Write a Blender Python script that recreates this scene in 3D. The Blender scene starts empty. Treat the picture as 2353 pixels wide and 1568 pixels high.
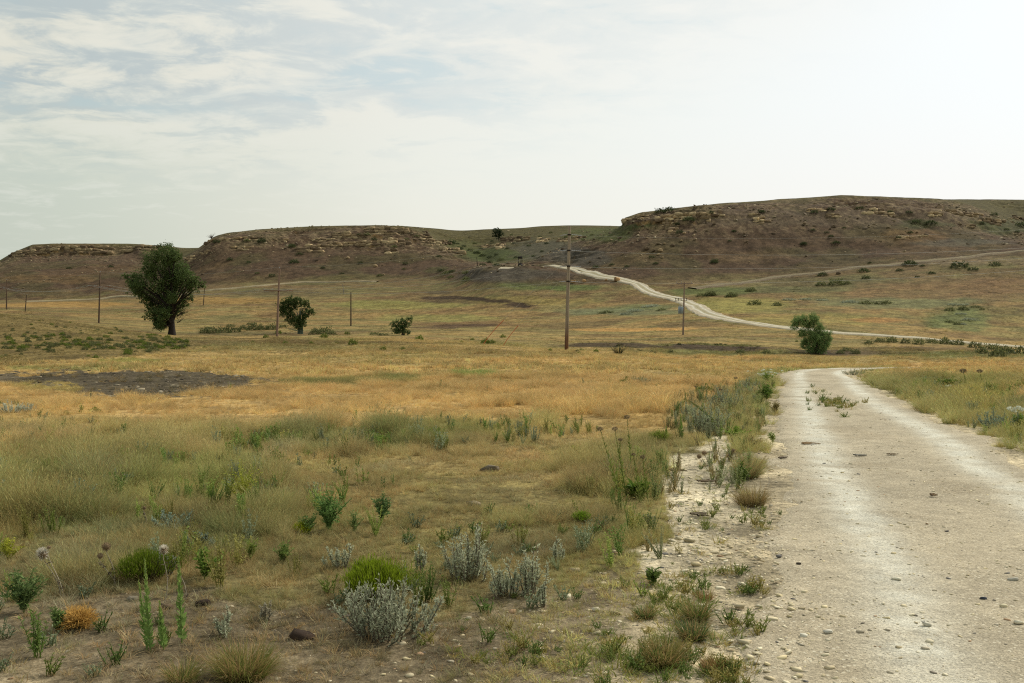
import bpy, bmesh, math, random
import numpy as np
from mathutils import Vector, Matrix

rad = math.radians
SC = bpy.context.scene
COL = SC.collection
rs = np.random.RandomState(7)
random.seed(7)

# ---------------------------------------------------------------- camera
FPX = 2287.0; CX = 1176.0; HY = 760.0; EYE = 1.7      # photo measured at 2352 x 1568; horizon row 760
cam_d = bpy.data.cameras.new('camera')
cam_d.sensor_width = 36.0
cam_d.lens = 36.0 * FPX / 2352.0
cam_d.shift_y = -24.0 / 2352.0
cam_d.clip_start = 0.05; cam_d.clip_end = 20000
cam = bpy.data.objects.new('camera', cam_d); COL.objects.link(cam)
cam.location = (0, 0, EYE); cam.rotation_euler = (rad(90), 0, 0)
SC.camera = cam

# ---------------------------------------------------------------- light
SUN_EL, SUN_AZ = 42.0, 52.0           # degrees; azimuth clockwise from the viewing direction
SC.view_settings.view_transform = 'Standard'
SC.view_settings.look = 'None'
SC.view_settings.exposure = 0.0
SC.view_settings.gamma = 1.0
SC.render.engine = 'CYCLES'; SC.cycles.use_denoising = False; SC.cycles.filter_width = 1.15; SC.cycles.max_bounces = 6; SC.cycles.sample_clamp_direct = 3.0; SC.cycles.sample_clamp_indirect = 2.0
sd = bpy.data.lights.new('sun', 'SUN'); sd.energy = 3.4; sd.angle = rad(4); sd.color = (1.0, 0.93, 0.80)
sun = bpy.data.objects.new('sun', sd); COL.objects.link(sun)
dv = Vector((math.sin(rad(SUN_AZ)) * math.cos(rad(SUN_EL)), math.cos(rad(SUN_AZ)) * math.cos(rad(SUN_EL)), math.sin(rad(SUN_EL))))
sun.rotation_euler = dv.to_track_quat('Z', 'Y').to_euler(); sun.location = dv * 50


class NT:
    """small helper round a node tree"""
    def __init__(s, tree): s.t = tree; s.n = tree.nodes; s.l = tree.links
    def new(s, kind, **kw):
        n = s.n.new(kind)
        for k, v in kw.items(): setattr(n, k, v)
        return n
    def link(s, a, b): s.l.new(a, b)
    def val(s, sock, v):
        if hasattr(v, 'is_output') or isinstance(v, bpy.types.NodeSocket): s.l.new(v, sock)
        else: sock.default_value = v
    def math(s, op, a, b=0.0, c=None, clamp=False):
        n = s.new('ShaderNodeMath', operation=op); n.use_clamp = clamp
        s.val(n.inputs[0], a); s.val(n.inputs[1], b)
        if c is not None: s.val(n.inputs[2], c)
        return n.outputs[0]
    def mix(s, f, a, b, mode='MIX'):
        n = s.new('ShaderNodeMix', data_type='RGBA', blend_type=mode)
        s.val(n.inputs['Factor'], f)
        ia = [i for i in n.inputs if i.type == 'RGBA']
        for sk, v in zip(ia, (a, b)):
            if isinstance(v, bpy.types.NodeSocket): s.l.new(v, sk)
            else: sk.default_value = (*v, 1) if len(v) == 3 else v
        return [o for o in n.outputs if o.type == 'RGBA'][0]
    def noise(s, vec, scale, detail=4, rough=0.55, dist=0.0):
        n = s.new('ShaderNodeTexNoise'); n.inputs['Scale'].default_value = scale
        n.inputs['Detail'].default_value = detail; n.inputs['Roughness'].default_value = rough
        n.inputs['Distortion'].default_value = dist
        if vec is not None: s.l.new(vec, n.inputs['Vector'])
        return n.outputs['Fac']
    def ramp(s, f, lo, hi, a=0.0, b=1.0, smooth=True):
        n = s.new('ShaderNodeMapRange'); n.interpolation_type = 'SMOOTHSTEP' if smooth else 'LINEAR'
        s.val(n.inputs[0], f); n.inputs[1].default_value = lo; n.inputs[2].default_value = hi
        n.inputs[3].default_value = a; n.inputs[4].default_value = b
        return n.outputs[0]


def lin(*c):
    out = []
    for v in c:
        v = v / 255.0
        out.append(v / 12.92 if v <= 0.04045 else ((v + 0.055) / 1.055) ** 2.4)
    return tuple(out)


# ---------------------------------------------------------------- sky
W = bpy.data.worlds.new('World'); SC.world = W; W.use_nodes = True
w = NT(W.node_tree); w.n.clear()
wo = w.new('ShaderNodeOutputWorld'); bg = w.new('ShaderNodeBackground')
w.link(bg.outputs[0], wo.inputs[0])
sky = w.new('ShaderNodeTexSky', sky_type='NISHITA'); sky.sun_disc = False
sky.sun_elevation = rad(SUN_EL); sky.sun_rotation = rad(SUN_AZ)
sky.air_density = 1.2; sky.dust_density = 4.0; sky.ozone_density = 1.0
tc = w.new('ShaderNodeTexCoord'); sep = w.new('ShaderNodeSeparateXYZ'); w.link(tc.outputs['Generated'], sep.inputs[0])
X, Y, Z = sep.outputs
zc = w.math('MAXIMUM', Z, 0.0)
# angle to the sun drives how white the thin overcast is
dot = w.new('ShaderNodeVectorMath', operation='DOT_PRODUCT'); w.link(tc.outputs['Generated'], dot.inputs[0])
dot.inputs[1].default_value = (math.sin(rad(46)) * math.cos(rad(24)), math.cos(rad(46)) * math.cos(rad(24)), math.sin(rad(24)))
glow = dot.outputs['Value']
def L10(c): return tuple(v * 10 for v in c)            # the Background strength is 0.1, like a Nishita sky's
az = w.math('ARCTAN2', X, Y)                          # 0 straight ahead, + to the right
veil = w.new('ShaderNodeValToRGB'); w.link(w.ramp(glow, 0.15, 0.98, 0, 1, False), veil.inputs[0])
cr = veil.color_ramp
cr.elements[0].position = 0.0; cr.elements[0].color = (*lin(188, 196, 186), 1)
cr.elements[1].position = 1.0; cr.elements[1].color = (*lin(254, 254, 255), 1)
for p_, c_ in ((0.26, (205, 211, 199)), (0.42, (223, 224, 212)), (0.56, (238, 237, 227)), (0.72, (244, 243, 236)), (0.88, (250, 249, 247))):
    e = cr.elements.new(p_); e.color = (*lin(*c_), 1)
warm = w.ramp(Z, 0.06, 0.24, 0.0, 1.0)
base = w.mix(warm, veil.outputs[0], w.mix(1.0, veil.outputs[0], (0.97, 1.02, 1.05), 'MULTIPLY'))
# cloud deck: rays meet a flat layer
den = w.math('ADD', zc, 0.11)
cv = w.new('ShaderNodeCombineXYZ')
w.link(w.math('MULTIPLY', w.math('DIVIDE', X, den), 0.8), cv.inputs[0]); w.link(w.math('MULTIPLY', w.math('DIVIDE', Y, den), 1.0), cv.inputs[1]); cv.inputs[2].default_value = 5.1
n1 = w.noise(cv.outputs[0], 1.5, 5, 0.55, 0.5)
n2 = w.noise(cv.outputs[0], 5.4, 8, 0.62, 0.4)
n3 = w.noise(cv.outputs[0], 2.4, 5, 0.6, 0.5)
edge = w.math('ADD', Z, w.math('MULTIPLY', az, -0.38))
deck = w.math('MULTIPLY', w.ramp(edge, 0.09, 0.30), w.ramp(Z, 0.115, 0.235))
dens = w.math('ADD', w.math('MULTIPLY', n1, 0.55), w.math('MULTIPLY', n2, 0.45))
lit = w.ramp(dens, 0.47, 0.57)
gap = w.math('MULTIPLY', w.ramp(dens, 0.40, 0.48, .85, 0.0), w.ramp(n3, .40, .60))
g2_ = w.ramp(glow, 0.35, 0.85)
litcol = w.mix(g2_, lin(228, 226, 213), lin(243, 243, 238))
gapcol = w.mix(g2_, lin(180, 199, 205), lin(212, 226, 230))
shade = w.mix(w.ramp(n2, 0.40, 0.60), lin(184, 195, 198), lin(210, 215, 210))
shade = w.mix(g2_, shade, lin(232, 236, 234))
cl = w.mix(lit, shade, litcol); cl = w.mix(gap, cl, gapcol)
c2 = w.mix(w.math('MULTIPLY', deck, .92), base, cl)
# faint wisps in the smooth part
wisp = w.math('MULTIPLY', w.ramp(n2, 0.50, 0.66), w.ramp(az, -0.6, 0.30, 0.30, 0.0))
c2 = w.mix(w.math('MULTIPLY', wisp, w.ramp(Z, .03, .12)), c2, lin(238, 238, 230))
# the air itself comes from the Nishita sky
scale_v = w.mix(1.0, c2, (10.25, 10.22, 10.05), 'MULTIPLY')
fin = w.mix(0.94, sky.outputs[0], scale_v)
gcol = w.mix(w.ramp(Z, -0.02, 0.0), L10(lin(150, 140, 118)), fin)
w.link(gcol, bg.inputs[0]); bg.inputs[1].default_value = 0.1
# ---------------------------------------------------------------- noise
def _h(ix, iy, seed):
    h = (ix.astype(np.int64) * 374761393 + iy.astype(np.int64) * 668265263 + seed * 1442695041) & 0xFFFFFFFF
    h = ((h ^ (h >> 13)) * 1274126177) & 0xFFFFFFFF
    h = h ^ (h >> 16)
    return (h & 0xFFFFFF) / float(0xFFFFFF)
def vn(x, y, seed=0):
    x = np.asarray(x, float); y = np.asarray(y, float)
    ix = np.floor(x); iy = np.floor(y); fx = x - ix; fy = y - iy
    ux = fx * fx * (3 - 2 * fx); uy = fy * fy * (3 - 2 * fy)
    a = _h(ix, iy, seed); b = _h(ix + 1, iy, seed); c = _h(ix, iy + 1, seed); d = _h(ix + 1, iy + 1, seed)
    return (a + (b - a) * ux) * (1 - uy) + (c + (d - c) * ux) * uy
def fbm(x, y, o=4, seed=0, g=0.5):
    s = 0; a = 1; t = 0
    for k in range(o):
        s = s + a * vn(x * 2 ** k + 17.3 * k, y * 2 ** k - 9.1 * k, seed + k * 31); t += a; a *= g
    return s / t
def ss(x, a, b):
    t = np.clip((x - a) / (b - a), 0, 1); return t * t * (3 - 2 * t)

# ---------------------------------------------------------------- relief
# the fields: rows are distances ahead (m); numbers are rows of the photo where that ground shows
FX = [-300, 0, 200, 400, 640, 900, 1100, 1305, 1450, 1650, 1872, 2100, 2352, 2700]
FROWS = {
    60:  [835, 830, 828, 826, 825, 825, 825, 826, 832, 840, 846, 843, 842, 840],
    70:  [800, 800, 806, 812, 814, 814, 816, 820, 826, 833, 850, 852, 852, 852],
    80:  [770, 775, 785, 800, 802, 802, 804, 812, 820, 828, 840, 843, 844, 844],
    100: [718, 725, 750, 778, 786, 786, 790, 802, 812, 821, 824, 822, 820, 820],
    112: [715, 722, 745, 775, 781, 781, 792, 802, 806, 812, 820, 816, 813, 813],
    120: [718, 724, 746, 777, 777, 776, 788, 788, 785, 789, 803, 801, 806, 806],
    140: [722, 727, 745, 774, 775, 772, 778, 780, 779, 780, 786, 788, 800, 802],
    160: [724, 729, 743, 766, 767, 767, 770, 774, 773, 770, 764, 775, 792, 796],
    190: [722, 727, 741, 756, 757, 757, 758, 757, 750, 728, 735, 748, 758, 766],
    240: [720, 722, 734, 742, 742, 742, 738, 722, 706, 692, 688, 680, 672, 680],
    265: [719, 720, 729, 734, 735, 733, 715, 697, 680, 672, 660, 648, 640, 640],
}
# the mesas: seven stations per bearing (foot, lower slope, cliff foot, cliff top, brow, dip, back ridge)
HILL = {
    -300: [(430, 690), (470, 655), (540, 640), (560, 615), (600, 610), (610, 609), (620, 608)],
    0:   [(430, 690), (480, 640), (560, 612), (580, 606), (600, 600), (610, 598), (620, 597)],
    30:  [(430, 690), (480, 638), (570, 600), (590, 585), (600, 581), (610, 580), (620, 579)],
    75:  [(430, 690), (480, 636), (585, 588), (595, 568), (605, 563), (612, 562), (620, 561)],
    120: [(430, 689), (480, 636), (585, 587), (590, 566), (600, 560), (610, 559), (620, 559)],
    200: [(430, 688), (480, 636), (585, 584), (590, 567), (600, 560), (610, 559), (620, 559)],
    300: [(425, 683), (475, 634), (588, 582), (596, 570), (604, 561), (612, 560), (620, 559)],
    345: [(422, 676), (465, 636), (500, 622), (530, 605), (560, 585), (585, 575), (618, 562)],
    380: [(420, 667), (450, 640), (465, 626), (472, 620), (482, 614), (510, 612), (620, 564)],
    420: [(415, 660), (448, 628), (465, 608), (473, 600), (484, 591), (510, 592), (622, 569)],
    450: [(412, 657), (445, 622), (466, 590), (474, 580), (488, 573), (515, 580), (625, 569)],
    470: [(410, 654), (443, 618), (467, 576), (475, 566), (490, 559), (520, 565), (625, 568)],
    490: [(409, 653), (441, 614), (469, 566), (475, 552), (493, 543), (530, 543), (620, 545)],
    520: [(408, 651), (440, 610), (470, 558), (476, 546), (500, 535), (540, 535), (610, 536)],
    600: [(405, 647), (440, 603), (469, 560), (476, 546), (503, 527), (540, 526), (610, 527)],
    720: [(403, 644), (438, 602), (467, 568), (477, 545), (505, 520), (540, 519), (610, 520)],
    800: [(401, 642), (437, 604), (463, 574), (479, 537), (504, 518), (540, 518), (610, 519)],
    870: [(400, 640), (436, 606), (460, 574), (484, 526), (500, 517), (540, 517), (610, 517)],
    935: [(398, 639), (434, 606), (460, 575), (482, 529), (500, 519), (540, 520), (610, 519)],
    985: [(392, 640), (430, 607), (455, 580), (478, 552), (488, 539), (510, 536), (600, 523)],
    1010: [(380, 643), (420, 612), (452, 588), (470, 566), (480, 556), (500, 552), (600, 525)],
    1035: [(362, 646), (402, 619), (446, 594), (465, 577), (475, 569), (495, 566), (600, 528)],
    1060: [(345, 648), (382, 622), (436, 602), (455, 589), (465, 580), (490, 580), (600, 529)],
    1085: [(326, 650), (360, 619), (412, 608), (440, 600), (452, 592), (485, 592), (600, 528)],
    1112: [(308, 651), (338, 616), (375, 613), (415, 608), (440, 602), (480, 599), (600, 526)],
    1150: [(300, 651), (325, 613), (345, 612), (370, 612), (400, 610), (440, 602), (600, 525)],
    1200: [(300, 650), (322, 612), (340, 611), (365, 608), (395, 604), (440, 598), (600, 523)],
    1240: [(300, 650), (320, 613), (338, 611), (360, 602), (395, 588), (440, 588), (600, 519)],
    1300: [(300, 650), (318, 622), (338, 610), (362, 588), (392, 563), (440, 575), (600, 517)],
    1345: [(296, 650), (318, 620), (340, 598), (362, 572), (386, 546), (440, 565), (600, 517)],
    1400: [(293, 650), (318, 614), (345, 572), (364, 546), (380, 530), (440, 560), (600, 518)],
    1427: [(292, 650), (318, 610), (350, 552), (364, 535), (374, 523), (440, 550), (600, 519)],
    1434: [(292, 650), (318, 609), (352, 545), (363, 522), (372, 501), (430, 503), (600, 506)],
    1475: [(292, 648), (318, 604), (350, 530), (356, 500), (376, 487), (430, 487), (600, 490)],
    1560: [(293, 643), (319, 598), (347, 518), (351, 492), (378, 477), (430, 478), (600, 484)],
    1640: [(295, 640), (320, 594), (347, 512), (352, 489), (381, 468), (430, 470), (600, 478)],
    1700: [(296, 637), (321, 591), (348, 512), (355, 492), (385, 464), (430, 466), (600, 474)],
    1800: [(298, 628), (323, 585), (350, 506), (360, 486), (390, 456), (430, 458), (600, 468)],
    1930: [(300, 615), (325, 578), (353, 500), (362, 478), (395, 448), (430, 450), (600, 462)],
    2050: [(300, 603), (325, 572), (355, 500), (362, 480), (395, 452), (430, 455), (600, 466)],
    2150: [(300, 595), (323, 568), (352, 508), (358, 485), (395, 455), (430, 456), (500, 459)],
    2200: [(300, 591), (322, 567), (351, 517), (358, 494), (393, 461), (425, 461), (460, 457)],
    2260: [(300, 586), (320, 566), (350, 528), (358, 506), (390, 480), (415, 468), (440, 457)],
    2352: [(300, 577), (318, 566), (348, 546), (362, 528), (385, 512), (400, 505), (445, 458)],
    2700: [(300, 575), (318, 566), (348, 546), (362, 528), (385, 512), (400, 500), (445, 458)],
}
TX = np.arange(-300, 2701, 3.0)
def row2z(y, Yd): return EYE - (np.asarray(y, float) - HY) * Yd / FPX
nT = len(TX)
KY = []; KZ = []
def addk(Yv, Zv):
    KY.append(np.broadcast_to(np.asarray(Yv, float), (nT,)).copy()); KZ.append(np.broadcast_to(np.asarray(Zv, float), (nT,)).copy())
for yv in (-9000, 0, 5, 15, 30): addk(yv, 0.0)
addk(45, np.interp(TX, [-300, 1100, 1500, 1900, 2700], [0, 0, -0.1, -0.28, -0.28]))
for yv, rws in FROWS.items(): addk(yv, row2z(np.interp(TX, FX, rws), yv))
hx = sorted(HILL)
for k in range(7):
    yy = np.interp(TX, hx, [HILL[x][k][0] for x in hx]); rr = np.interp(TX, hx, [HILL[x][k][1] for x in hx])
    addk(yy, row2z(rr, yy))
addk(900, KZ[-1] - 2.0); addk(2500, KZ[-2] - 30.0); addk(12000, -60.0)
KY = np.array(KY); KZ = np.array(KZ)
NF = 6 + len(FROWS)                 # index of station 'foot'
# distance rings
rings = [0.6]
while rings[-1] < 250: rings.append(rings[-1] * (1.0115 if rings[-1] > 2.5 else 1.12))
while rings[-1] < 300: rings.append(rings[-1] + 1.6)
while rings[-1] < 520: rings.append(rings[-1] + 0.9)
while rings[-1] < 640: rings.append(rings[-1] + 1.5)
while rings[-1] < 12000: rings.append(rings[-1] * 1.12)
rings = np.array(rings)
TQ = rings                          # the table uses the same distances
ZT = np.zeros((nT, len(TQ))); ST = np.zeros((nT, len(TQ)))
for i in range(nT):
    ZT[i] = np.interp(TQ, KY[:, i], KZ[:, i])
    ST[i] = np.interp(TQ, KY[:, i], np.arange(len(KY)) - NF)     # station coordinate: 0 foot .. 4 brow .. 6 back ridge
def smooth_axis(a, k, ax):
    ker = np.hanning(2 * k + 3)[1:-1]; ker /= ker.sum()
    p = np.pad(a, [(k, k) if j == ax else (0, 0) for j in (0, 1)], mode='edge')
    return sum(ker[j] * np.take(p, np.arange(j, j + a.shape[ax]), ax) for j in range(2 * k + 1))
sm = smooth_axis(smooth_axis(ZT, 9, 0), 5, 1)
wf = 1 - ss(ST, -1.5, -0.2)
ZT = ZT * (1 - wf) + sm * wf
sm2 = smooth_axis(ZT, 5, 0); keep = ((1 - ss(np.abs(TX - 1432), 20, 50))[:, None]) * np.ones_like(ZT)
silh = ss(ST, 3.0, 3.6) * (1 - ss(np.abs(TX - 60), 60, 120))[:, None]; keep = np.maximum(keep, silh); ZT = sm2 * (1 - keep) + ZT * keep
lgT = np.arange(len(TQ), dtype=float)
def _uv(X, Y):
    X = np.asarray(X, float); Y = np.asarray(Y, float)
    th = np.arctan2(X, Y); r = np.hypot(X, Y)
    tmx = math.atan((2700 - CX) / FPX); tmn = -math.atan((CX + 300) / FPX)
    inside = (th <= tmx) & (th >= tmn)
    px = np.where(inside, CX + FPX * np.tan(np.clip(th, tmn, tmx)), np.where(th > 0, 2700, -300))
    Yq = np.where(inside, Y, r * np.where(th > 0, math.cos(tmx), math.cos(tmn)))
    # behind the viewer the land stays plain
    back = ss(np.abs(th), rad(95), rad(150))
    return px, np.maximum(Yq, 0.6), back
def _lut(T, px, Yq):
    a = np.clip((px - TX[0]) / 3.0, 0, nT - 1.001); ia = a.astype(int); fa = a - ia
    b = np.interp(Yq, TQ, lgT); b = np.clip(b, 0, len(TQ) - 1.001); ib = b.astype(int); fb = b - ib
    return ((T[ia, ib] * (1 - fa) + T[ia + 1, ib] * fa) * (1 - fb) + (T[ia, ib + 1] * (1 - fa) + T[ia + 1, ib + 1] * fa) * fb)
def ground_z(X, Y, full=False):
    px, Yq, back = _uv(X, Y)
    z = _lut(ZT, px, Yq); s = _lut(ST, px, Yq)
    d = np.hypot(X, Y)
    slope = ss(s, -0.4, 0.8) * (1 - ss(s, 4.2, 5.0)) + 0.9 * ss(s, 5.2, 5.5) * (1 - ss(s, 5.8, 6.0))
    z = z + slope * ((fbm(X / 30, Y / 30, 3, 5) - .5) * 3.2 + (fbm(X / 7, Y / 11, 4, 6) - .5) * 2.0) * (1 - 0.75 * ss(s, 3.4, 4.0))
    fieldw = ss(d, 25, 120) * (1 - ss(s, -0.2, 0.6))
    z = z + fieldw * (fbm(X / 14, Y / 14, 3, 8) - .5) * 0.7
    z = z + (1 - slope) * (1 - ss(d, 120, 220)) * ((fbm(X / 1.1, Y / 1.1, 4, 9) - .5) * 0.07 + (fbm(X / 5, Y / 5, 2, 10) - .5) * 0.10 * ss(d, 4, 14))
    # strata: rock benches near the rim
    zone = ss(s, 1.7, 2.2) * (1 - ss(s, 3.75, 4.1)) + 0.8 * ss(s, 5.25, 5.45) * (1 - ss(s, 5.6, 5.8))
    rk = ss(fbm(X / 22, Y / 22, 3, 21), 0.47, 0.64)
    cl = np.interp(px, [60, 110, 290, 330, 820, 850, 950, 985, 1440, 1470, 1640, 1680], [0, 1, 1, 0, 0, 1, 1, 0, 0, 1, 1, 0])
    m = zone * np.clip(rk * 0.8 + cl * (.4 + .6 * ss(fbm(X / 8, Y / 8, 2, 22), .35, .6)), 0, 1)
    hh = 2.4
    u = z / hh + (fbm(X / 18, Y / 18, 2, 33) - .5) * 1.2; fl = np.floor(u); t = u - fl
    t2 = np.where(t < 0.72, t * 0.20 / 0.72, 0.20 + (t - 0.72) / 0.28 * 0.80)
    z = z + m * (t2 - t) * hh + m * (vn(X / 1.3, Y / 1.3, 44) - .5) * 0.8
    z = z * (1 - back)
    if full: return z, s, m, px, Yq
    return z
def hit(px, py):
    """ground point seen at a photo pixel"""
    Yd = np.concatenate([np.arange(2.5, 40, .03), np.arange(40, 280, .2), np.arange(280, 900, .4)])
    Xd = (px - CX) / FPX * Yd; zr = EYE - (py - HY) / FPX * Yd
    g = ground_z(Xd, Yd); k = np.argmax(g >= zr)
    if g[k] < zr[k]: k = -1
    return Vector((Xd[k], Yd[k], g[k]))
def at(px, Yd, dz=0.0):
    Xd = (px - CX) / FPX * Yd
    return Vector((Xd, Yd, float(ground_z(np.array([Xd]), np.array([Yd]))[0]) + dz))
def ppm(p): return FPX / p.y        # photo pixels per metre at a point

# ---------------------------------------------------------------- colours of the land (albedo)
AL = 1.0
def C(*c): return np.array(lin(*c))
def inpoly(x, y, P):
    x = np.asarray(x); y = np.asarray(y); r = np.zeros(x.shape, bool); n = len(P)
    for i in range(n):
        x0, y0 = P[i]; x1, y1 = P[(i + 1) % n]
        if y0 == y1: continue
        c = ((y0 > y) != (y1 > y)) & (x < (x1 - x0) * (y - y0) / (y1 - y0) + x0)
        r ^= c
    return r
ROWC = [(1568, (118, 104, 84)), (1400, (118, 104, 80)), (1300, (124, 112, 80)), (1200, (130, 116, 78)), (1100, (140, 122, 80)), (1010, (150, 132, 92)),
        (950, (171, 143, 95)), (895, (165, 139, 94)), (850, (161, 136, 90)), (810, (154, 131, 86)), (780, (144, 122, 80)), (755, (138, 117, 76)),
        (720, (134, 112, 74)), (690, (122, 103, 70)), (660, (112, 95, 66)), (640, (104, 89, 63))]
_rk = sorted(ROWC); _ry = [r for r, c in _rk]; _rc = np.array([lin(*c) for r, c in _rk])
# patches of the fields: centre and radii where they show in the photo, colour, strength
PATCH = [
    (1090, 862, 60, 7, (104, 128, 56), .9), (930, 868, 70, 6, (84, 98, 52), .8), (800, 876, 150, 7, (108, 112, 62), .7), (720, 880, 120, 6, (92, 98, 56), .6),
    (150, 884, 130, 16, (128, 122, 70), .6), (60, 845, 60, 5, (110, 116, 62), .6), (200, 846, 110, 5, (96, 104, 60), .6), (300, 828, 80, 5, (122, 130, 64), .6),
    (800, 1015, 220, 26, (106, 112, 66), .8), (1130, 985, 190, 20, (122, 122, 70), .6), (980, 1000, 120, 26, (96, 104, 62), .5),
    (200, 1120, 420, 75, (118, 118, 70), .8), (60, 1180, 200, 60, (112, 117, 68), .75), (480, 1110, 130, 60, (124, 126, 70), .6), (380, 1230, 200, 60, (92, 102, 66), .6),
    (1420, 905, 60, 14, (150, 132, 84), .5), (1500, 1070, 110, 60, (116, 112, 72), .6), (1350, 1260, 150, 50, (112, 106, 66), .6), (1500, 965, 120, 18, (150, 124, 78), .5),
    (1000, 940, 420, 26, (174, 146, 98), .6), (500, 940, 380, 22, (172, 144, 98), .5), (1250, 830, 200, 8, (178, 144, 92), .5), (900, 845, 200, 5, (180, 144, 88), .5),
    (1100, 690, 130, 7, (84, 70, 52), .85), (1190, 703, 40, 4, (70, 58, 46), .9), (1010, 672, 40, 4, (84, 74, 56), .8), (1060, 744, 130, 6, (108, 86, 60), .8),
    (1440, 757, 130, 4, (178, 136, 82), .7), (1560, 755, 60, 3, (170, 132, 80), .6), (1240, 655, 110, 12, (88, 96, 56), .8), (1330, 660, 60, 7, (86, 98, 56), .8),
    (1700, 700, 120, 18, (136, 132, 72), .6), (1850, 735, 160, 14, (136, 126, 72), .5), (2150, 675, 230, 26, (116, 92, 66), .6), (2300, 655, 120, 20, (116, 92, 66), .6),
    (2200, 735, 90, 26, (92, 104, 64), .7), (2060, 695, 190, 12, (104, 110, 78), .7), (1800, 665, 150, 8, (88, 92, 62), .7), (1640, 668, 90, 10, (84, 94, 54), .8),
    (2010, 735, 60, 5, (150, 112, 70), .7), (1900, 645, 200, 14, (86, 84, 58), .6), (1420, 715, 150, 9, (104, 112, 84), .7), (1480, 705, 90, 6, (98, 108, 72), .6),
    (1220, 690, 160, 10, (134, 122, 70), .5), (900, 700, 160, 10, (124, 124, 70), .6), (1000, 730, 140, 8, (120, 124, 70), .5), (650, 672, 130, 10, (92, 82, 58), .7),
    (480, 690, 170, 8, (140, 112, 66), .7), (140, 700, 180, 6, (158, 124, 72), .6), (560, 752, 60, 8, (120, 98, 64), .6), (560, 765, 120, 6, (84, 72, 52), .5),
    (1550, 795, 190, 5, (96, 96, 58), .8), (1700, 808, 220, 7, (96, 98, 58), .8), (2200, 815, 200, 8, (92, 100, 60), .7), (2120, 800, 160, 5, (84, 70, 50), .7),
    (1650, 822, 150, 5, (178, 138, 88), .5), (2200, 838, 220, 7, (172, 138, 88), .5), (1980, 850, 90, 8, (140, 132, 84), .5), (2200, 900, 130, 30, (128, 128, 72), .7),
    (2260, 960, 190, 50, (144, 138, 66), .85), (2345, 955, 60, 40, (98, 104, 78), .85), (2180, 885, 110, 16, (108, 114, 62), .7), (2330, 1010, 120, 60, (130, 124, 74), .8), (2050, 905, 90, 16, (132, 134, 72), .6), (2300, 880, 80, 20, (118, 120, 62), .6),
    (1740, 1010, 60, 70, (110, 112, 70), .8), (1700, 940, 60, 50, (112, 116, 76), .8), (1620, 960, 70, 40, (126, 122, 90), .7),
    (1700, 605, 500, 26, (102, 84, 62), .4), (990, 684, 40, 3.5, (70, 56, 44), .9), (1045, 683, 40, 3.5, (62, 50, 40), .9), (1095, 686, 40, 4, (60, 48, 38), .95), (1140, 691, 36, 4, (58, 46, 36), .95), (1178, 698, 30, 4.5, (56, 44, 36), .95), (1202, 705, 18, 4, (58, 46, 38), .9), (1060, 748, 70, 4, (76, 60, 46), .85), (1000, 752, 60, 3, (82, 66, 50), .8),
]
MOUND = [(-320, 725), (0, 722), (110, 730), (220, 746), (330, 764), (420, 780), (470, 795), (300, 815), (120, 832), (0, 840), (-320, 850)]
BURN = [(-300, 856), (0, 858), (60, 858), (150, 852), (300, 850), (420, 852), (520, 856), (560, 862), (600, 870), (640, 878), (590, 888), (500, 898), (430, 908), (330, 914), (220, 906), (160, 912), (120, 904), (230, 893), (190, 880), (90, 880), (0, 882), (-300, 876)]
SHOULDER = [(1700, 985), (1640, 1010), (1560, 1060), (1525, 1100), (1512, 1160), (1548, 1180), (1560, 1250), (1500, 1265), (1440, 1290), (1480, 1340), (1560, 1370), (1600, 1420), (1650, 1470), (1700, 1568), (2000, 1568), (1800, 1300), (1800, 1100), (1790, 1000)]
VERGE = [(1760, 850), (1790, 900), (1785, 960), (1775, 1040), (1770, 1100), (1775, 1150), (1740, 1165), (1700, 1140), (1690, 1060), (1680, 1000), (1690, 940), (1720, 860)]
SOIL = [(-400, 1900), (-400, 1440), (0, 1400), (300, 1350), (620, 1330), (760, 1400), (1000, 1400), (1200, 1400), (1330, 1270), (1440, 1240), (1560, 1350), (1660, 1460), (1700, 1568), (1700, 1900), (740, 1900)]
def soft(px, py, P, jx, jy, nf):
    """ragged soft mask of a patch"""
    a = 0
    for k, (ox, oy) in enumerate([(0, 0), (-1, -.4), (1, .4), (-.4, 1), (.4, -1), (.7, .8), (-.7, -.8)]): a = a + inpoly(px + jx * ox, py + jy * oy, P)
    return ss(a / 7.0 + (nf - .5) * .9, .38, .62)
def wcurve(pts, px): return np.interp(px, [p[0] for p in pts], [p[1] for p in pts])

ROADC = [(1.4, -12), (1.6, -4), (1.95, 0), (2.85, 4.8), (3.5, 7.2), (5.15, 13.4), (7.0, 20.5), (8.95, 28), (11.2, 36), (13.6, 44.5), (16.2, 51.5), (20.0, 58), (26, 63.5), (34, 68), (46, 70), (70, 73), (92, 86), (101, 108), (98, 130), (84, 146)]
def smooth_line(P, n=8):
    P = [np.array(p, float) for p in P]; out = []
    for i in range(len(P) - 1):
        p0 = P[max(i - 1, 0)]; p1 = P[i]; p2 = P[i + 1]; p3 = P[min(i + 2, len(P) - 1)]
        for t in np.linspace(0, 1, n, endpoint=False):
            out.append(.5 * ((2 * p1) + (-p0 + p2) * t + (2 * p0 - 5 * p1 + 4 * p2 - p3) * t * t + (-p0 + 3 * p1 - 3 * p2 + p3) * t ** 3))
    out.append(P[-1]); return np.array(out)
FARROAD = [(2352, 798), (2200, 786), (2060, 774), (1925, 765), (1825, 755), (1740, 744), (1680, 735), (1640, 726), (1612, 714), (1592, 702), (1560, 690), (1520, 680), (1485, 668), (1462, 653), (1420, 642), (1370, 632), (1325, 621)]
_fr = [hit(*p) for p in FARROAD]
_fr2 = [at(1280, 325), at(1240, 330), at(1190, 334), at(1140, 336)]
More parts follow.
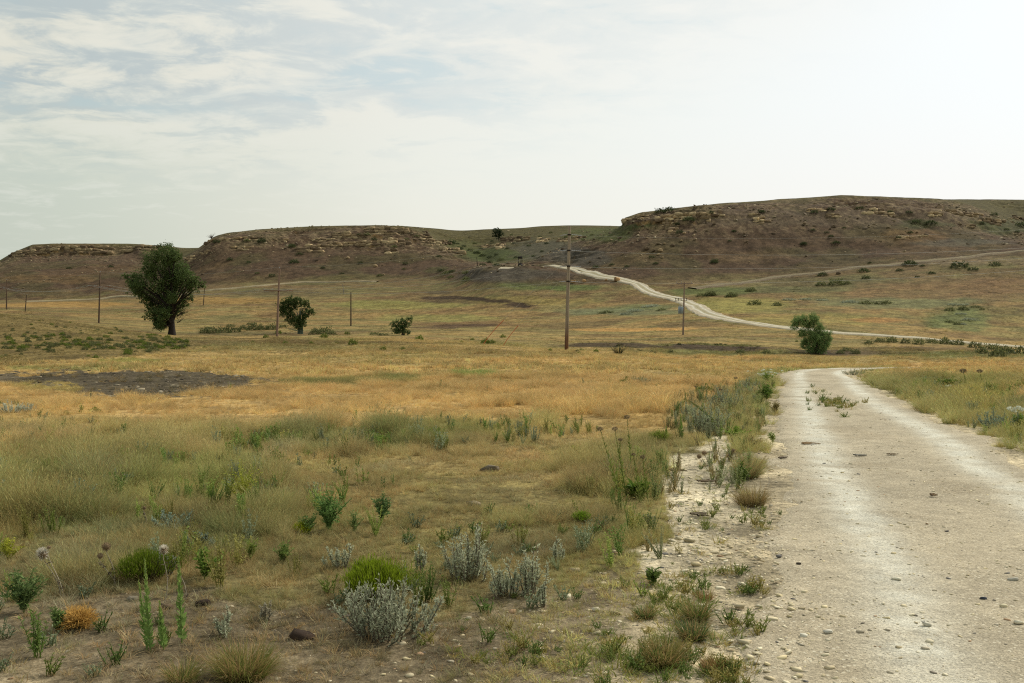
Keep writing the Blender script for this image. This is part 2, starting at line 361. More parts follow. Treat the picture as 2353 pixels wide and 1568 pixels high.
ROAD1 = smooth_line(ROADC + [(v.x, v.y) for v in _fr] + [(v.x, v.y) for v in _fr2], 10)
ROAD2 = smooth_line([(v.x, v.y) for v in [hit(*p) for p in ((60, 693), (180, 689), (300, 681), (400, 674), (470, 668), (560, 660), (640, 653), (700, 648), (780, 648), (870, 648))]], 8)
ROAD3 = smooth_line([(v.x, v.y) for v in [hit(*p) for p in ((1590, 663), (1650, 656), (1720, 648), (1800, 635), (1880, 628), (1960, 616), (2080, 606), (2200, 594), (2290, 583), (2360, 577))]], 8)

def half_w(d): return np.interp(d, [5, 13, 28, 45, 100, 140], [1.80, 1.62, 1.42, 1.35, 1.5, 2.1])
def dist_line(X, Y, L, lim=12.0):
    """distance to a polyline, only worked out near it"""
    D = np.full(X.shape, 1e3); S = np.zeros(X.shape)
    for i in range(len(L) - 1):
        a, b = L[i], L[i + 1]
        mk = (X > min(a[0], b[0]) - lim) & (X < max(a[0], b[0]) + lim) & (Y > min(a[1], b[1]) - lim) & (Y < max(a[1], b[1]) + lim)
        if not mk.any(): continue
        x, y = X[mk], Y[mk]; d = b - a; l2 = d @ d + 1e-9
        t = np.clip(((x - a[0]) * d[0] + (y - a[1]) * d[1]) / l2, 0, 1)
        q = np.hypot(x - a[0] - d[0] * t, y - a[1] - d[1] * t)
        sg = np.sign((x - a[0]) * d[1] - (y - a[1]) * d[0])
        cur = D[mk]; up = q < cur; cur[up] = q[up]; D[mk] = cur
        sc = S[mk]; sc[up] = (sg * q)[up]; S[mk] = sc
    return D, S
def land(X, Y, full=False):
    """albedo of the land, and how much grows on it"""
    z, s, m, px, Yq = ground_z(X, Y, True)
    py = HY - (z - EYE) * FPX / Yq
    py0 = py.copy()
    nz = fbm(X / 9, Y / 9, 4, 51); nz2 = fbm(X / 2.3, Y / 2.3, 4, 52); nf = fbm(X / .55, Y / .55, 3, 53)
    j = (fbm(px / 60, py / 12, 4, 54) - .5)
    pyj = py + j * 26 * np.clip((py - 640) / 100, 0.2, 1)
    pxj = px + (fbm(px / 60, py / 12, 4, 55) - .5) * 90
    col = np.stack([np.interp(pyj, _ry, _rc[:, k]) for k in range(3)], -1)
    # green and straw variation in long drifts
    gmix = ss(fbm(X / 11, Y / 7, 4, 56), .46, .62) * .55
    grn = np.stack([np.interp(py, [700, 800, 1000, 1300], [v * .95 for v in (a, a, a, a)]) for a in lin(116, 114, 74)], -1)
    gw = (gmix * np.interp(py, [640, 760, 860, 900, 960, 1020, 1200], [.8, .9, .5, .25, .25, .8, .9]))[..., None]
    col = col * (1 - gw) + grn * gw
    drift = ss(fbm(X / 26, Y / 13, 5, 57, .6), .50, .62) * np.interp(py, [650, 700, 790, 830], [.60, .60, .5, 0]); dcol = C(94, 92, 60)
    col = col * (1 - drift[..., None]) + dcol * drift[..., None]
    drift = ss(fbm(X / 16, Y / 9, 5, 58, .6), .56, .66) * np.interp(py, [650, 700, 790, 830], [.6, .6, .5, 0]); dcol = C(98, 78, 56)
    col = col * (1 - drift[..., None]) + dcol * drift[..., None]
    for cx_, cy_, rx, ry, cc, st in PATCH:
        k = ((pxj - cx_) / rx) ** 2 + ((py + j * ry * 1.2 - cy_) / ry) ** 2
        wt = (st * (1 - ss(k, .45, 1.5)))[..., None]
        col = col * (1 - wt) + C(*cc) * wt
    grow = np.ones(X.shape)
    mo = soft(px + j * 60, py + j * 14, MOUND, 16, 4, nf) > .5
    dk = C(108, 94, 60) * (0.75 + .6 * nz2[..., None])
    col = np.where(mo[..., None], dk, col)
    bu = soft(px + (vn(px / 14, py / 2.5, 61) - .5) * 70, py + (vn(px / 30, py / 4, 62) - .5) * 10, BURN, 60, 8, nf) * (.55 + .9 * vn(X / .6, Y / .6, 65)) > .22
    bcol = C(86, 78, 64) * (0.60 + .7 * nf[..., None]) ; bcol = np.where((vn(X / .18, Y / .12, 63) > .90)[..., None], C(124, 114, 96), bcol)
    col = np.where(bu[..., None], bcol, col); grow = np.where(bu, 0.06, grow)
    # creek banks: bare dark cuts
    bank = ss(Yq, 112.5, 114.5) * (1 - ss(Yq, 119.5, 121)) * np.interp(px, [1240, 1320, 1760, 1800, 1850, 1900, 1990, 2150], [0, .9, 1, .7, .7, 1, .8, 0])
    bank = (bank * ss(fbm(X / 6, Y / 6, 3, 64), .28, .42))[..., None]
    col = col * (1 - bank) + C(70, 58, 46) * bank; grow = grow * (1 - .8 * bank[..., 0])
    # soil, gravel shoulder and verge near the road
    so = soft(px + (nz2 - .5) * 200, py + (nz2 - .5) * 90, SOIL, 160, 60, nf)
    scol = C(116, 106, 88) * (.66 + .70 * nf[..., None]); scol = scol * (.8 + .4 * nz2[..., None])
    col = col * (1 - so[..., None]) + scol * so[..., None]; grow = grow * (1 - .62 * so)
    sh = soft(px + (nz2 - .5) * 120, py + (nf - .5) * 20, SHOULDER, 36, 22, nf)
    gcol = C(192, 182, 160) * (.80 + .35 * nf[..., None])
    col = col * (1 - sh[..., None]) + gcol * sh[..., None]; grow = grow * (1 - .97 * sh)
    ve = soft(px, py, VERGE, 14, 10, nf)
    col = col * (1 - ve[..., None]) + C(132, 124, 90) * ve[..., None]; grow = np.maximum(grow, ve)
    near_ = (np.hypot(X, Y) < 110) & (Y > -2)
    if near_.any():
        Dn = np.full(X.shape, 99.0); Dn[near_] = dist_line(X[near_], Y[near_], ROAD1, 5)[0]
        sp = (1 - ss(Dn + (nz2 - .5) * .9 + (nf - .5) * .5, half_w(np.hypot(X, Y)) + .05, half_w(np.hypot(X, Y)) + .75))[..., None]
        col = col * (1 - sp) + C(176, 164, 140) * (.8 + .35 * nf[..., None]) * sp; grow = grow * (1 - .45 * sp[..., 0])
    # mesas
    hb = ss(s + (nz - .5) * .8, -0.25, 0.45)
    hill = C(87, 71, 57) * (.82 + .40 * nz2[..., None])
    hg = ss(fbm(X / 17, Y / 17, 4, 71), .50, .66)[..., None] * .55
    hill = hill * (1 - hg) + C(84, 80, 54) * hg
    tan = (ss(fbm(X / 26, Y / 20, 4, 72), .55, .70) * .6 * (1 - ss(s, .8, 1.8)))[..., None]
    hill = hill * (1 - tan) + C(108, 90, 66) * tan
    top = ss(s + (nz - .5) * .5, 3.62, 3.95)[..., None]
    topc = C(90, 84, 56) * (.85 + .3 * nz2[..., None])
    hill = hill * (1 - top) + topc * top
    # rubble below the rim, bleached rock on the steps
    rub = (ss(s, 1.2, 2.2) * (1 - ss(s, 3.8, 4.2)) * ss(vn(X / .9, Y / .9, 73) * .6 + fbm(X / 9, Y / 9, 3, 74) * .4, .50, .66))[..., None] * .75
    hill = hill * (1 - rub) + C(132, 116, 92) * rub
    col = col * (1 - hb[..., None]) + hill * hb[..., None]
    for cx_, cy_, rx, ry, cc, st in [(1250, 575, 90, 26, (84, 82, 74), .6), (1330, 590, 70, 22, (78, 76, 70), .7), (1390, 538, 90, 16, (84, 90, 54), .8), (1470, 520, 50, 9, (76, 84, 50), .8), (1120, 585, 70, 18, (72, 84, 48), .7), (1060, 560, 40, 12, (82, 88, 52), .5),
                                     (1170, 632, 130, 17, (84, 78, 70), .85), (1010, 620, 40, 10, (86, 88, 54), .5), (2120, 515, 60, 10, (66, 76, 44), .6), (2300, 520, 60, 20, (66, 78, 44), .6), (2200, 555, 130, 9, (98, 96, 86), .5), (2100, 540, 70, 14, (120, 96, 64), .5),
                                     (110, 640, 110, 12, (112, 90, 64), .6), (250, 620, 80, 14, (104, 84, 62), .5), (150, 560, 90, 9, (108, 92, 66), .5), (1850, 500, 380, 20, (104, 94, 80), .35), (2230, 600, 160, 8, (124, 108, 86), .6), (1700, 650, 260, 5, (126, 112, 84), .5)]:
        k = ((px + (nz - .5) * 90 - cx_) / rx) ** 2 + ((py + (nz - .5) * 14 - cy_) / ry) ** 2
        wt = (st * (1 - ss(k, .4, 1.4)) * ss(s, -1, -.2))[..., None]
        col = col * (1 - wt) + C(*cc) * wt
    e = 0.35
    rr = np.hypot(X, Y) + 1e-6
    zb = ground_z(X + X / rr * e, Y + Y / rr * e)
    st = (zb - z) / e
    rock = (np.clip(m, 0, 1) * ss(st, .75, 1.7))[..., None]
    rc = C(142, 124, 96) * (.70 + .55 * fbm(X / 2.2, z / .35, 3, 81)[..., None])
    rc = np.where((fbm(X / 9, z / 2.5, 3, 82) > .56)[..., None], rc * np.array([.95, .82, .62]), rc)
    col = col * (1 - rock) + rc * rock
    far = ss(np.hypot(X, Y), 700, 1500)[..., None]
    col = col * (1 - far) + C(120, 112, 76) * far
    grow = grow * (1 - .75 * hb)
    lum = (col * np.array([.3, .6, .1])).sum(-1, keepdims=True); col = (lum + (col - lum) * 1.0) * np.array([.92, .90, .84]) * (1 - .20 * ss(s, -.6, .3))[..., None]
    return (np.clip(col * AL, 0.01, 1), grow, z, s, px, py) if full else np.clip(col * AL, .01, 1)

# ---------------------------------------------------------------- meshes and materials
def mesh_np(name, verts, faces, mat=None, cols=None, smooth=False, link=True, parent=None):
    """faces: (n,3) or (n,4) array, or a list of such arrays"""
    me = bpy.data.meshes.new(name)
    fl = faces if isinstance(faces, list) else [faces]
    fl = [np.asarray(f, np.int32) for f in fl if len(f)]
    v = np.asarray(verts, np.float32)
    me.vertices.add(len(v)); me.vertices.foreach_set('co', v.ravel())
    loops = np.concatenate([f.ravel() for f in fl]); tot = np.concatenate([np.full(len(f), f.shape[1], np.int32) for f in fl])
    me.loops.add(len(loops)); me.loops.foreach_set('vertex_index', loops)
    me.polygons.add(len(tot)); me.polygons.foreach_set('loop_start', np.concatenate([[0], np.cumsum(tot)[:-1]]).astype(np.int32))
    me.polygons.foreach_set('loop_total', tot)
    if smooth: me.polygons.foreach_set('use_smooth', np.ones(len(tot), bool))
    if cols is not None:
        ca = me.color_attributes.new('tint', 'FLOAT_COLOR', 'POINT')
        c4 = np.ones((len(v), 4), np.float32); c4[:, :3] = cols
        ca.data.foreach_set('color', c4.ravel())
    if mat: me.materials.append(mat)
    me.update(); me.validate()
    ob = bpy.data.objects.new(name, me)
    if link: COL.objects.link(ob)
    if parent is not None: ob.parent = parent
    return ob
def tag(o, label=None, cat=None, group=None, kind=None):
    if label: o['label'] = label
    if cat: o['category'] = cat
    if group: o['group'] = group
    if kind: o['kind'] = kind
    return o
def material(name, base=(.5, .5, .5), rough=.85, attr=None, spec=.2, metal=0.0):
    m = bpy.data.materials.new(name); m.use_nodes = True
    t = NT(m.node_tree); b = t.n['Principled BSDF']
    b.inputs['Base Color'].default_value = (*base, 1); b.inputs['Roughness'].default_value = rough
    b.inputs['Specular IOR Level'].default_value = spec; b.inputs['Metallic'].default_value = metal
    return m, t, b

# land material: the macro colour of each spot, broken up by fine soil, litter and stones
m_land, t, b = material('land', rough=.95, spec=.05)
at_ = t.new('ShaderNodeAttribute', attribute_name='tint', attribute_type='GEOMETRY')
geo = t.new('ShaderNodeNewGeometry'); P_ = geo.outputs['Position']
f1 = t.noise(P_, 0.28, 6, .68); f2 = t.noise(P_, 2.2, 5, .65); f3 = t.noise(P_, 14, 4, .7); f4 = t.noise(P_, 70, 3, .6)
mulv = t.math('MULTIPLY', t.ramp(f1, .35, .65, .70, 1.28), t.ramp(f2, .3, .7, .66, 1.34))
f0 = t.noise(P_, 0.85, 6, .7); mulv = t.math('MULTIPLY', mulv, t.ramp(f0, .35, .65, .80, 1.2)); mulv = t.math('MULTIPLY', mulv, t.ramp(f3, .3, .7, .66, 1.34)); mulv = t.math('MULTIPLY', mulv, t.ramp(f4, .25, .75, .7, 1.3))
cmb = t.new('ShaderNodeCombineXYZ')
for i_ in range(3): t.link(mulv, cmb.inputs[i_])
cc = t.mix(1.0, at_.outputs['Color'], cmb.outputs[0], 'MULTIPLY')
vor = t.new('ShaderNodeTexVoronoi'); vor.inputs['Scale'].default_value = 26; t.link(P_, vor.inputs['Vector'])
peb = t.math('MULTIPLY', t.ramp(vor.outputs['Distance'], .10, .22, 1, 0), t.ramp(t.noise(P_, 9, 2), .52, .64))
cc = t.mix(t.math('MULTIPLY', peb, .55), cc, lin(186, 174, 148))
t.link(cc, b.inputs['Base Color'])
bmp = t.new('ShaderNodeBump'); bmp.inputs['Strength'].default_value = .8; bmp.inputs['Distance'].default_value = .06
t.link(t.math('ADD', t.math('MULTIPLY', f2, 1.2), t.math('MULTIPLY', f3, .5)), bmp.inputs['Height']); t.link(bmp.outputs[0], b.inputs['Normal'])

# road material: crushed pale limestone, packed white in the wheel tracks
m_road, t, b = material('crushed_limestone', rough=.92, spec=.1)
at_ = t.new('ShaderNodeAttribute', attribute_name='tint', attribute_type='GEOMETRY')
geo = t.new('ShaderNodeNewGeometry'); P_ = geo.outputs['Position']
g1 = t.noise(P_, 1.3, 5, .65); g2 = t.noise(P_, 9, 4, .7); g3 = t.noise(P_, 55, 3, .65); g4 = t.noise(P_, 140, 2, .6)
mulv = t.math('MULTIPLY', t.ramp(g1, .3, .7, .90, 1.08), t.ramp(g2, .3, .7, .87, 1.11)); mulv = t.math('MULTIPLY', mulv, t.ramp(g3, .3, .7, .74, 1.2))
mulv = t.math('MULTIPLY', mulv, t.ramp(g4, .3, .7, .85, 1.12))
cmb = t.new('ShaderNodeCombineXYZ')
for i_ in range(3): t.link(mulv, cmb.inputs[i_])
cc = t.mix(1.0, at_.outputs['Color'], cmb.outputs[0], 'MULTIPLY')
for sc_, th, cc_, am in ((34, .30, (214, 206, 184), .65), (60, .34, (204, 192, 164), .6), (46, .20, (92, 84, 74), .75), (95, .26, (112, 100, 82), .7)):
    vor = t.new('ShaderNodeTexVoronoi'); vor.inputs['Scale'].default_value = sc_; t.link(P_, vor.inputs['Vector'])
    sepc = t.new('ShaderNodeSeparateColor'); t.link(vor.outputs['Color'], sepc.inputs[0])
    k_ = t.math('MULTIPLY', t.ramp(vor.outputs['Distance'], th * .8, th * 1.3, 1, 0), t.ramp(sepc.outputs[0], .70, .74))
    cc = t.mix(t.math('MULTIPLY', k_, am), cc, lin(*cc_))
t.link(cc, b.inputs['Base Color'])
bmp = t.new('ShaderNodeBump'); bmp.inputs['Strength'].default_value = .9; bmp.inputs['Distance'].default_value = .012
t.link(t.math('ADD', t.math('MULTIPLY', g2, 1.5), g3), bmp.inputs['Height']); t.link(bmp.outputs[0], b.inputs['Normal'])

# ---------------------------------------------------------------- ground sheet
A_in = np.linspace(-rad(31), rad(31), 901)
A_out = np.concatenate([np.linspace(-math.pi, -rad(31), 70)[:-1], A_in, np.linspace(rad(31), math.pi, 70)[1:]])
TH, RR = np.meshgrid(A_out, rings, indexing='ij')
# rings follow equal distance ahead inside the view, equal range outside it
k = np.where(np.abs(TH) < rad(33), 1 / np.cos(TH), 1 / math.cos(rad(33)))
GX = np.sin(TH) * RR * k; GY = np.cos(TH) * RR * k
shp = GX.shape
colr, grow_, GZ, gs, gpx, gpy = land(GX.ravel(), GY.ravel(), True)
V = np.stack([GX.ravel(), GY.ravel(), GZ], -1)
na, nr = shp
ii, jj = np.meshgrid(np.arange(na - 1), np.arange(nr - 1), indexing='ij')
q0 = (ii * nr + jj).ravel()
Fq = np.stack([q0, q0 + nr, q0 + nr + 1, q0 + 1], -1)
Fq = Fq[:, ::-1]
c0 = len(V); V = np.vstack([V, [[0, 0, float(GZ[0])]]]); colr = np.vstack([colr, colr[:1]])
fan = np.stack([np.full(na - 1, c0), (np.arange(na - 1) + 1) * nr, np.arange(na - 1) * nr], -1)
ground = mesh_np('ground', V, [Fq, fan], m_land, colr, smooth=True)
tag(ground, 'dry prairie rising to brown mesas with rocky rims', kind='structure')

# ---------------------------------------------------------------- roads: sheets whose ragged edges dip under the turf
def road_mesh(name, L, half, nv, tracks, lift, label, base_c=(178, 163, 132), rag=.9):
    seg = np.hypot(*(L[1:] - L[:-1]).T); S_ = np.concatenate([[0], np.cumsum(seg)])
    # step grows with distance from the eye
    s_ = [0.0]
    while s_[-1] < S_[-1]:
        x = np.interp(s_[-1], S_, L[:, 0]); y = np.interp(s_[-1], S_, L[:, 1]); s_.append(s_[-1] + max(.06, .006 * math.hypot(x, y)))
    s_ = np.array(s_[:-1])
    x = np.interp(s_, S_, L[:, 0]); y = np.interp(s_, S_, L[:, 1])
    tx = np.gradient(x, s_); ty = np.gradient(y, s_); l = np.hypot(tx, ty); tx /= l; ty /= l
    ker = np.hanning(9); ker /= ker.sum()
    tx = np.convolve(np.pad(tx, 4, mode='edge'), ker, 'valid'); ty = np.convolve(np.pad(ty, 4, mode='edge'), ker, 'valid')
    v = np.linspace(-half * 1.5, half * 1.5, nv)
    XX = x[:, None] + ty[:, None] * v; YY = y[:, None] - tx[:, None] * v
    SS = np.broadcast_to(s_[:, None], XX.shape); VV = np.broadcast_to(v, XX.shape)
    z = ground_z(XX.ravel(), YY.ravel()).reshape(XX.shape)
    d = np.hypot(XX, YY)
    hw = half_w(d) / 1.95 if tracks else 1.0
    edge = np.abs(VV) / hw + (fbm(XX / 1.6, YY / 1.6, 4, 91) - .5) * rag + (vn(XX / .2, YY / .2, 92) - .5) * .22
    lf = np.minimum(lift + .0009 * d, .45)
    z = z + lf - ss(edge, half * .88, half * 1.08) * (lf + .07) - ss(np.abs(VV), half * 1.2, half * 1.5) * .2
    tr = np.zeros(XX.shape)
    for c0_, wd in tracks:
        wob = (fbm(SS / 9, np.full(XX.shape, c0_), 2, 93) - .5) * .5
        tr = np.maximum(tr, np.exp(-((VV - c0_ - wob * .7) / wd) ** 2))
    fade = np.interp(SS, [0, 12, 18, 26], [.30, .55, .95, 1.0]) if tracks else 0
    tr = np.clip(1.15 * tr, 0, 1) * fade * (.50 + .75 * fbm(XX / .8, YY / 1.6, 4, 94)) * (.75 + .5 * ss(fbm(XX / .25, YY / .25, 3, 97), .35, .65))
    base_ = C(*base_c) * (.72 + .42 * fbm(XX / 1.4, YY / 2.6, 5, 95, .6)[..., None]) * (.90 + .2 * vn(XX / .12, YY / .12, 98)[..., None])
    cl_ = base_ * (1 - tr[..., None]) + C(200, 196, 180) * tr[..., None]
    dirt = ss(fbm(XX / .7, YY / .7, 4, 96), .60, .74)[..., None] * .35
    cl_ = cl_ * (1 - dirt) + C(136, 122, 98) * dirt
    mid = (ss(d, 120, 160) * np.exp(-(VV / .5) ** 2) * .6)[..., None]
    cl_ = cl_ * (1 - mid) + C(130, 124, 84) * mid
    n, m_ = XX.shape
    a, c = np.meshgrid(np.arange(n - 1), np.arange(m_ - 1), indexing='ij'); q = (a * m_ + c).ravel()
    o = mesh_np(name, np.stack([XX.ravel(), YY.ravel(), z.ravel()], -1), np.stack([q, q + 1, q + m_ + 1, q + m_], -1), m_road, cl_.reshape(-1, 3), smooth=True)
    return tag(o, label, kind='structure')
road_mesh('gravel_road', ROAD1, 1.95, 61, [(-.80, .24), (.86, .24)], .012, 'pale limestone two-track road curving away and climbing to the mesa', (177, 165, 141))
road_mesh('access_track', ROAD2, .9, 9, [], .06, 'thin pale track at the foot of the middle mesa', (146, 132, 106), 1.6)
road_mesh('bank_track', ROAD3, 1.7, 15, [], .05, 'pale dirt track cut along the foot of the right mesa', (104, 89, 69), 3.6)
# ---------------------------------------------------------------- growing things
def nrm(v): return v / (np.linalg.norm(v, axis=-1, keepdims=True) + 1e-9)
class MA:
    def __init__(s): s.v = []; s.f3 = []; s.f4 = []; s.c = []; s.n = 0
    def add(s, v, f3=None, f4=None, c=(.5, .5, .5)):
        v = np.asarray(v, float).reshape(-1, 3); c = np.broadcast_to(np.asarray(c, float), v.shape)
        if f3 is not None and len(f3): s.f3.append(np.asarray(f3) + s.n)
        if f4 is not None and len(f4): s.f4.append(np.asarray(f4) + s.n)
        s.v.append(v); s.c.append(c); s.n += len(v)
    def tube(s, P, R, n=5, c=(.1, .1, .1)):
        P = np.asarray(P, float); m = len(P); R = np.broadcast_to(np.asarray(R, float), (m,)) if np.ndim(R) else np.full(m, R)
        T = nrm(np.gradient(P, axis=0)); ref = np.array([.3, 1, .1]); 
        A = nrm(np.cross(T, ref)); B = np.cross(T, A)
        an = np.linspace(0, 2 * math.pi, n, endpoint=False)
        V = P[:, None] + R[:, None, None] * (np.cos(an)[None, :, None] * A[:, None] + np.sin(an)[None, :, None] * B[:, None])
        i, j = np.meshgrid(np.arange(m - 1), np.arange(n), indexing='ij'); i = i.ravel(); j = j.ravel(); j2 = (j + 1) % n
        s.add(V.reshape(-1, 3), f4=np.stack([i * n + j, i * n + j2, (i + 1) * n + j2, (i + 1) * n + j], -1), c=c)
        if m > 1:
            s.add(V[-1], f3=np.array([[0, k, k + 1] for k in range(1, n - 1)]), c=c if np.ndim(c) == 1 else c[-n:])
    def leaves(s, P, D, L, Wd, c, fold=.25):
        P = np.asarray(P, float); n = len(P)
        if n == 0: return
        D = nrm(D); L = np.broadcast_to(L, (n,))[:, None]; Wd = np.broadcast_to(Wd, (n,))[:, None]
        r = nrm(rs.normal(size=(n, 3))); S = nrm(np.cross(D, r)); U = np.cross(S, D)
        m = P + D * L * .45
        V = np.stack([P, m + S * Wd * .5 + U * L * fold * .2, P + D * L, m - S * Wd * .5 + U * L * fold * .2], 1)
        k = np.arange(n)[:, None] * 4
        c = np.broadcast_to(c, (n, 3)); c = c[:, None] * np.ones((1, 4, 1))
        s.add(V.reshape(-1, 3), f3=np.vstack([k + np.array([[0, 1, 2]]), k + np.array([[0, 2, 3]])]), c=c.reshape(-1, 3))
    def blades(s, P, az, lean, L, Wd, curve, c, seg=3):
        """ribbons bending over: az heading, lean from vertical at the foot, curve added towards the tip"""
        n = len(P); h = np.stack([np.cos(az), np.sin(az), np.zeros(n)], -1); side = np.stack([-np.sin(az), np.cos(az), np.zeros(n)], -1)
        tw = rs.uniform(0, math.pi, n)[:, None]; side = side * np.cos(tw) + h * np.sin(tw)
        p = np.array(P, float); rows = []
        for k in range(seg + 1):
            t = k / seg; w_ = (np.broadcast_to(Wd, (n,)) * (1 - t) ** .7)[:, None]
            if k < seg: rows += [p - side * w_ * .5, p + side * w_ * .5]
            else: rows += [p]
            a = lean + curve * (t + .5 / seg)
            p = p + (h * np.sin(a)[:, None] + np.array([0, 0, 1.]) * np.cos(a)[:, None]) * (np.broadcast_to(L, (n,)) / seg)[:, None]
        V = np.stack(rows, 1); m = V.shape[1]; b = np.arange(n)[:, None] * m
        f4 = np.vstack([b + np.array([[2 * k, 2 * k + 1, 2 * k + 3, 2 * k + 2]]) for k in range(seg - 1)]) if seg > 1 else None
        f3 = b + np.array([[m - 3, m - 2, m - 1]])
        c = np.broadcast_to(c, (n, 3))[:, None] * np.ones((1, m, 1))
        s.add(V.reshape(-1, 3), f3=f3, f4=f4, c=c.reshape(-1, 3))
    def rock(s, size, c, sub=1, blocky=.5, seed=None, off=(0, 0, 0), rot=0, jag=1.0):
        r = np.random.RandomState(seed) if seed is not None else rs
        v, f = ICO[sub]
        p = np.sign(v) * np.abs(v) ** (1 - .6 * blocky); p = p / np.abs(p).max(0)
        p = p * (1 + r.uniform(-.16, .16, (len(p), 1)) * jag) + r.uniform(-.07, .07, p.shape) * jag
        p = p * np.asarray(size) * .5; p = p + p[:, ::-1] * r.uniform(-.1, .1)
        cz, sz = math.cos(rot), math.sin(rot)
        p = np.stack([p[:, 0] * cz - p[:, 1] * sz, p[:, 0] * sz + p[:, 1] * cz, p[:, 2]], -1) + np.asarray(off)
        s.add(p, f3=f, c=np.asarray(c) * (r.uniform(.85, 1.12)) * (1 + r.uniform(-.08, .08, (len(p), 1))))
    def obj(s, name, mat, parent=None, link=True, smooth=False):
        if not s.n: return None
        fl = [np.vstack(x) for x in (s.f3, s.f4) if x]
        return mesh_np(name, np.vstack(s.v), fl, mat, np.clip(np.vstack(s.c), 0, 1), smooth, link, parent)
ICO = {}
for sub_ in (1, 2):
    bmi = bmesh.new(); bmesh.ops.create_icosphere(bmi, subdivisions=sub_, radius=1); 
    ICO[sub_] = (np.array([v.co[:] for v in bmi.verts]), np.array([[v.index for v in f.verts] for f in bmi.faces])); bmi.free()

def leaf_mat(name, inst=False, transl=.35, rough=.7):
    m = bpy.data.materials.new(name); m.use_nodes = True; t = NT(m.node_tree); t.n.clear()
    out = t.new('ShaderNodeOutputMaterial')
    a = t.new('ShaderNodeAttribute', attribute_name='tint', attribute_type='GEOMETRY'); col = a.outputs['Color']
    if inst:
        a2 = t.new('ShaderNodeAttribute', attribute_name='itint', attribute_type='INSTANCER')
        col = t.mix(1.0, col, a2.outputs['Color'], 'MULTIPLY')
    else:
        oi = t.new('ShaderNodeObjectInfo'); r_ = t.ramp(oi.outputs['Random'], 0, 1, .85, 1.15, False)
        cm = t.new('ShaderNodeCombineXYZ')
        for i_ in range(3): t.link(r_, cm.inputs[i_])
        col = t.mix(1.0, col, cm.outputs[0], 'MULTIPLY')
    d = t.new('ShaderNodeBsdfPrincipled'); t.link(col, d.inputs['Base Color']); d.inputs['Roughness'].default_value = rough; d.inputs['Specular IOR Level'].default_value = .15
    if transl:
        tr = t.new('ShaderNodeBsdfTranslucent'); t.link(col, tr.inputs[0]); mx = t.new('ShaderNodeMixShader'); mx.inputs[0].default_value = transl
        t.link(d.outputs[0], mx.inputs[1]); t.link(tr.outputs[0], mx.inputs[2]); t.link(mx.outputs[0], out.inputs[0])
    else: t.link(d.outputs[0], out.inputs[0])
    return m
m_grass = leaf_mat('grass_blade', True); m_leaf = leaf_mat('leaf'); m_stem = leaf_mat('stem', transl=0)
m_stone = leaf_mat('loose_stone', True, 0, .9); 
m_rock, t, b = material('sandstone', rough=.92, spec=.1)
at_ = t.new('ShaderNodeAttribute', attribute_name='tint', attribute_type='GEOMETRY'); geo = t.new('ShaderNodeNewGeometry'); P_ = geo.outputs['Position']
mp = t.new('ShaderNodeMapping'); mp.inputs['Scale'].default_value = (.5, .5, 3.0); t.link(P_, mp.inputs[0])
r1 = t.noise(mp.outputs[0], 1.6, 5, .65); r2 = t.noise(P_, 7, 4, .65)
mv = t.math('MULTIPLY', t.ramp(r1, .3, .7, .55, 1.3), t.ramp(r2, .3, .7, .75, 1.2)); cm = t.new('ShaderNodeCombineXYZ')
for i_ in range(3): t.link(mv, cm.inputs[i_])
t.link(t.mix(1.0, at_.outputs['Color'], cm.outputs[0], 'MULTIPLY'), b.inputs['Base Color'])
bmp = t.new('ShaderNodeBump'); bmp.inputs['Strength'].default_value = .8; bmp.inputs['Distance'].default_value = .15; t.link(r1, bmp.inputs['Height']); t.link(bmp.outputs[0], b.inputs['Normal'])

# ---- templates for what nobody could count
def tuft(n, rad_, h, wd, lean, curve, seg=3, straw=.5, heads=0.0):
    a = MA(); an = rs.uniform(0, 2 * math.pi, n); rr = rad_ * np.sqrt(rs.uniform(0, 1, n))
    P = np.stack([rr * np.cos(an), rr * np.sin(an), np.full(n, -.01)], -1)
    L = h * rs.uniform(.45, 1.1, n)
    br = rs.uniform(.75, 1.3, (n, 1)); c = np.ones((n, 3)) * br
    dry = rs.uniform(0, 1, (n, 1)) < straw; c = np.where(dry, c * np.array([1.18, 1.0, .82]), c * np.array([.86, 1.04, .80]))
    wind = .16
    az = an + rs.normal(0, .7, n); ln = np.abs(rs.normal(lean, lean * .6, n)) + .03
    a.blades(P, az, ln, L, wd * rs.uniform(.6, 1.3, n), np.abs(rs.normal(curve, curve * .6, n)), c * .9, seg)
    k = int(n * heads)
    if k:
        Z_ = L[:k] * np.cos(ln[:k] + .25 * curve); Q = P[:k] + np.stack([np.cos(az[:k]) * L[:k] * np.sin(ln[:k]), np.sin(az[:k]) * L[:k] * np.sin(ln[:k]), Z_ * .95], -1)
        a.leaves(Q, np.stack([np.cos(az[:k]) * .6, np.sin(az[:k]) * .6, np.full(k, 1.)], -1), h * .13, wd * 1.6, np.array([1.25, 1.08, .85]))
    return a
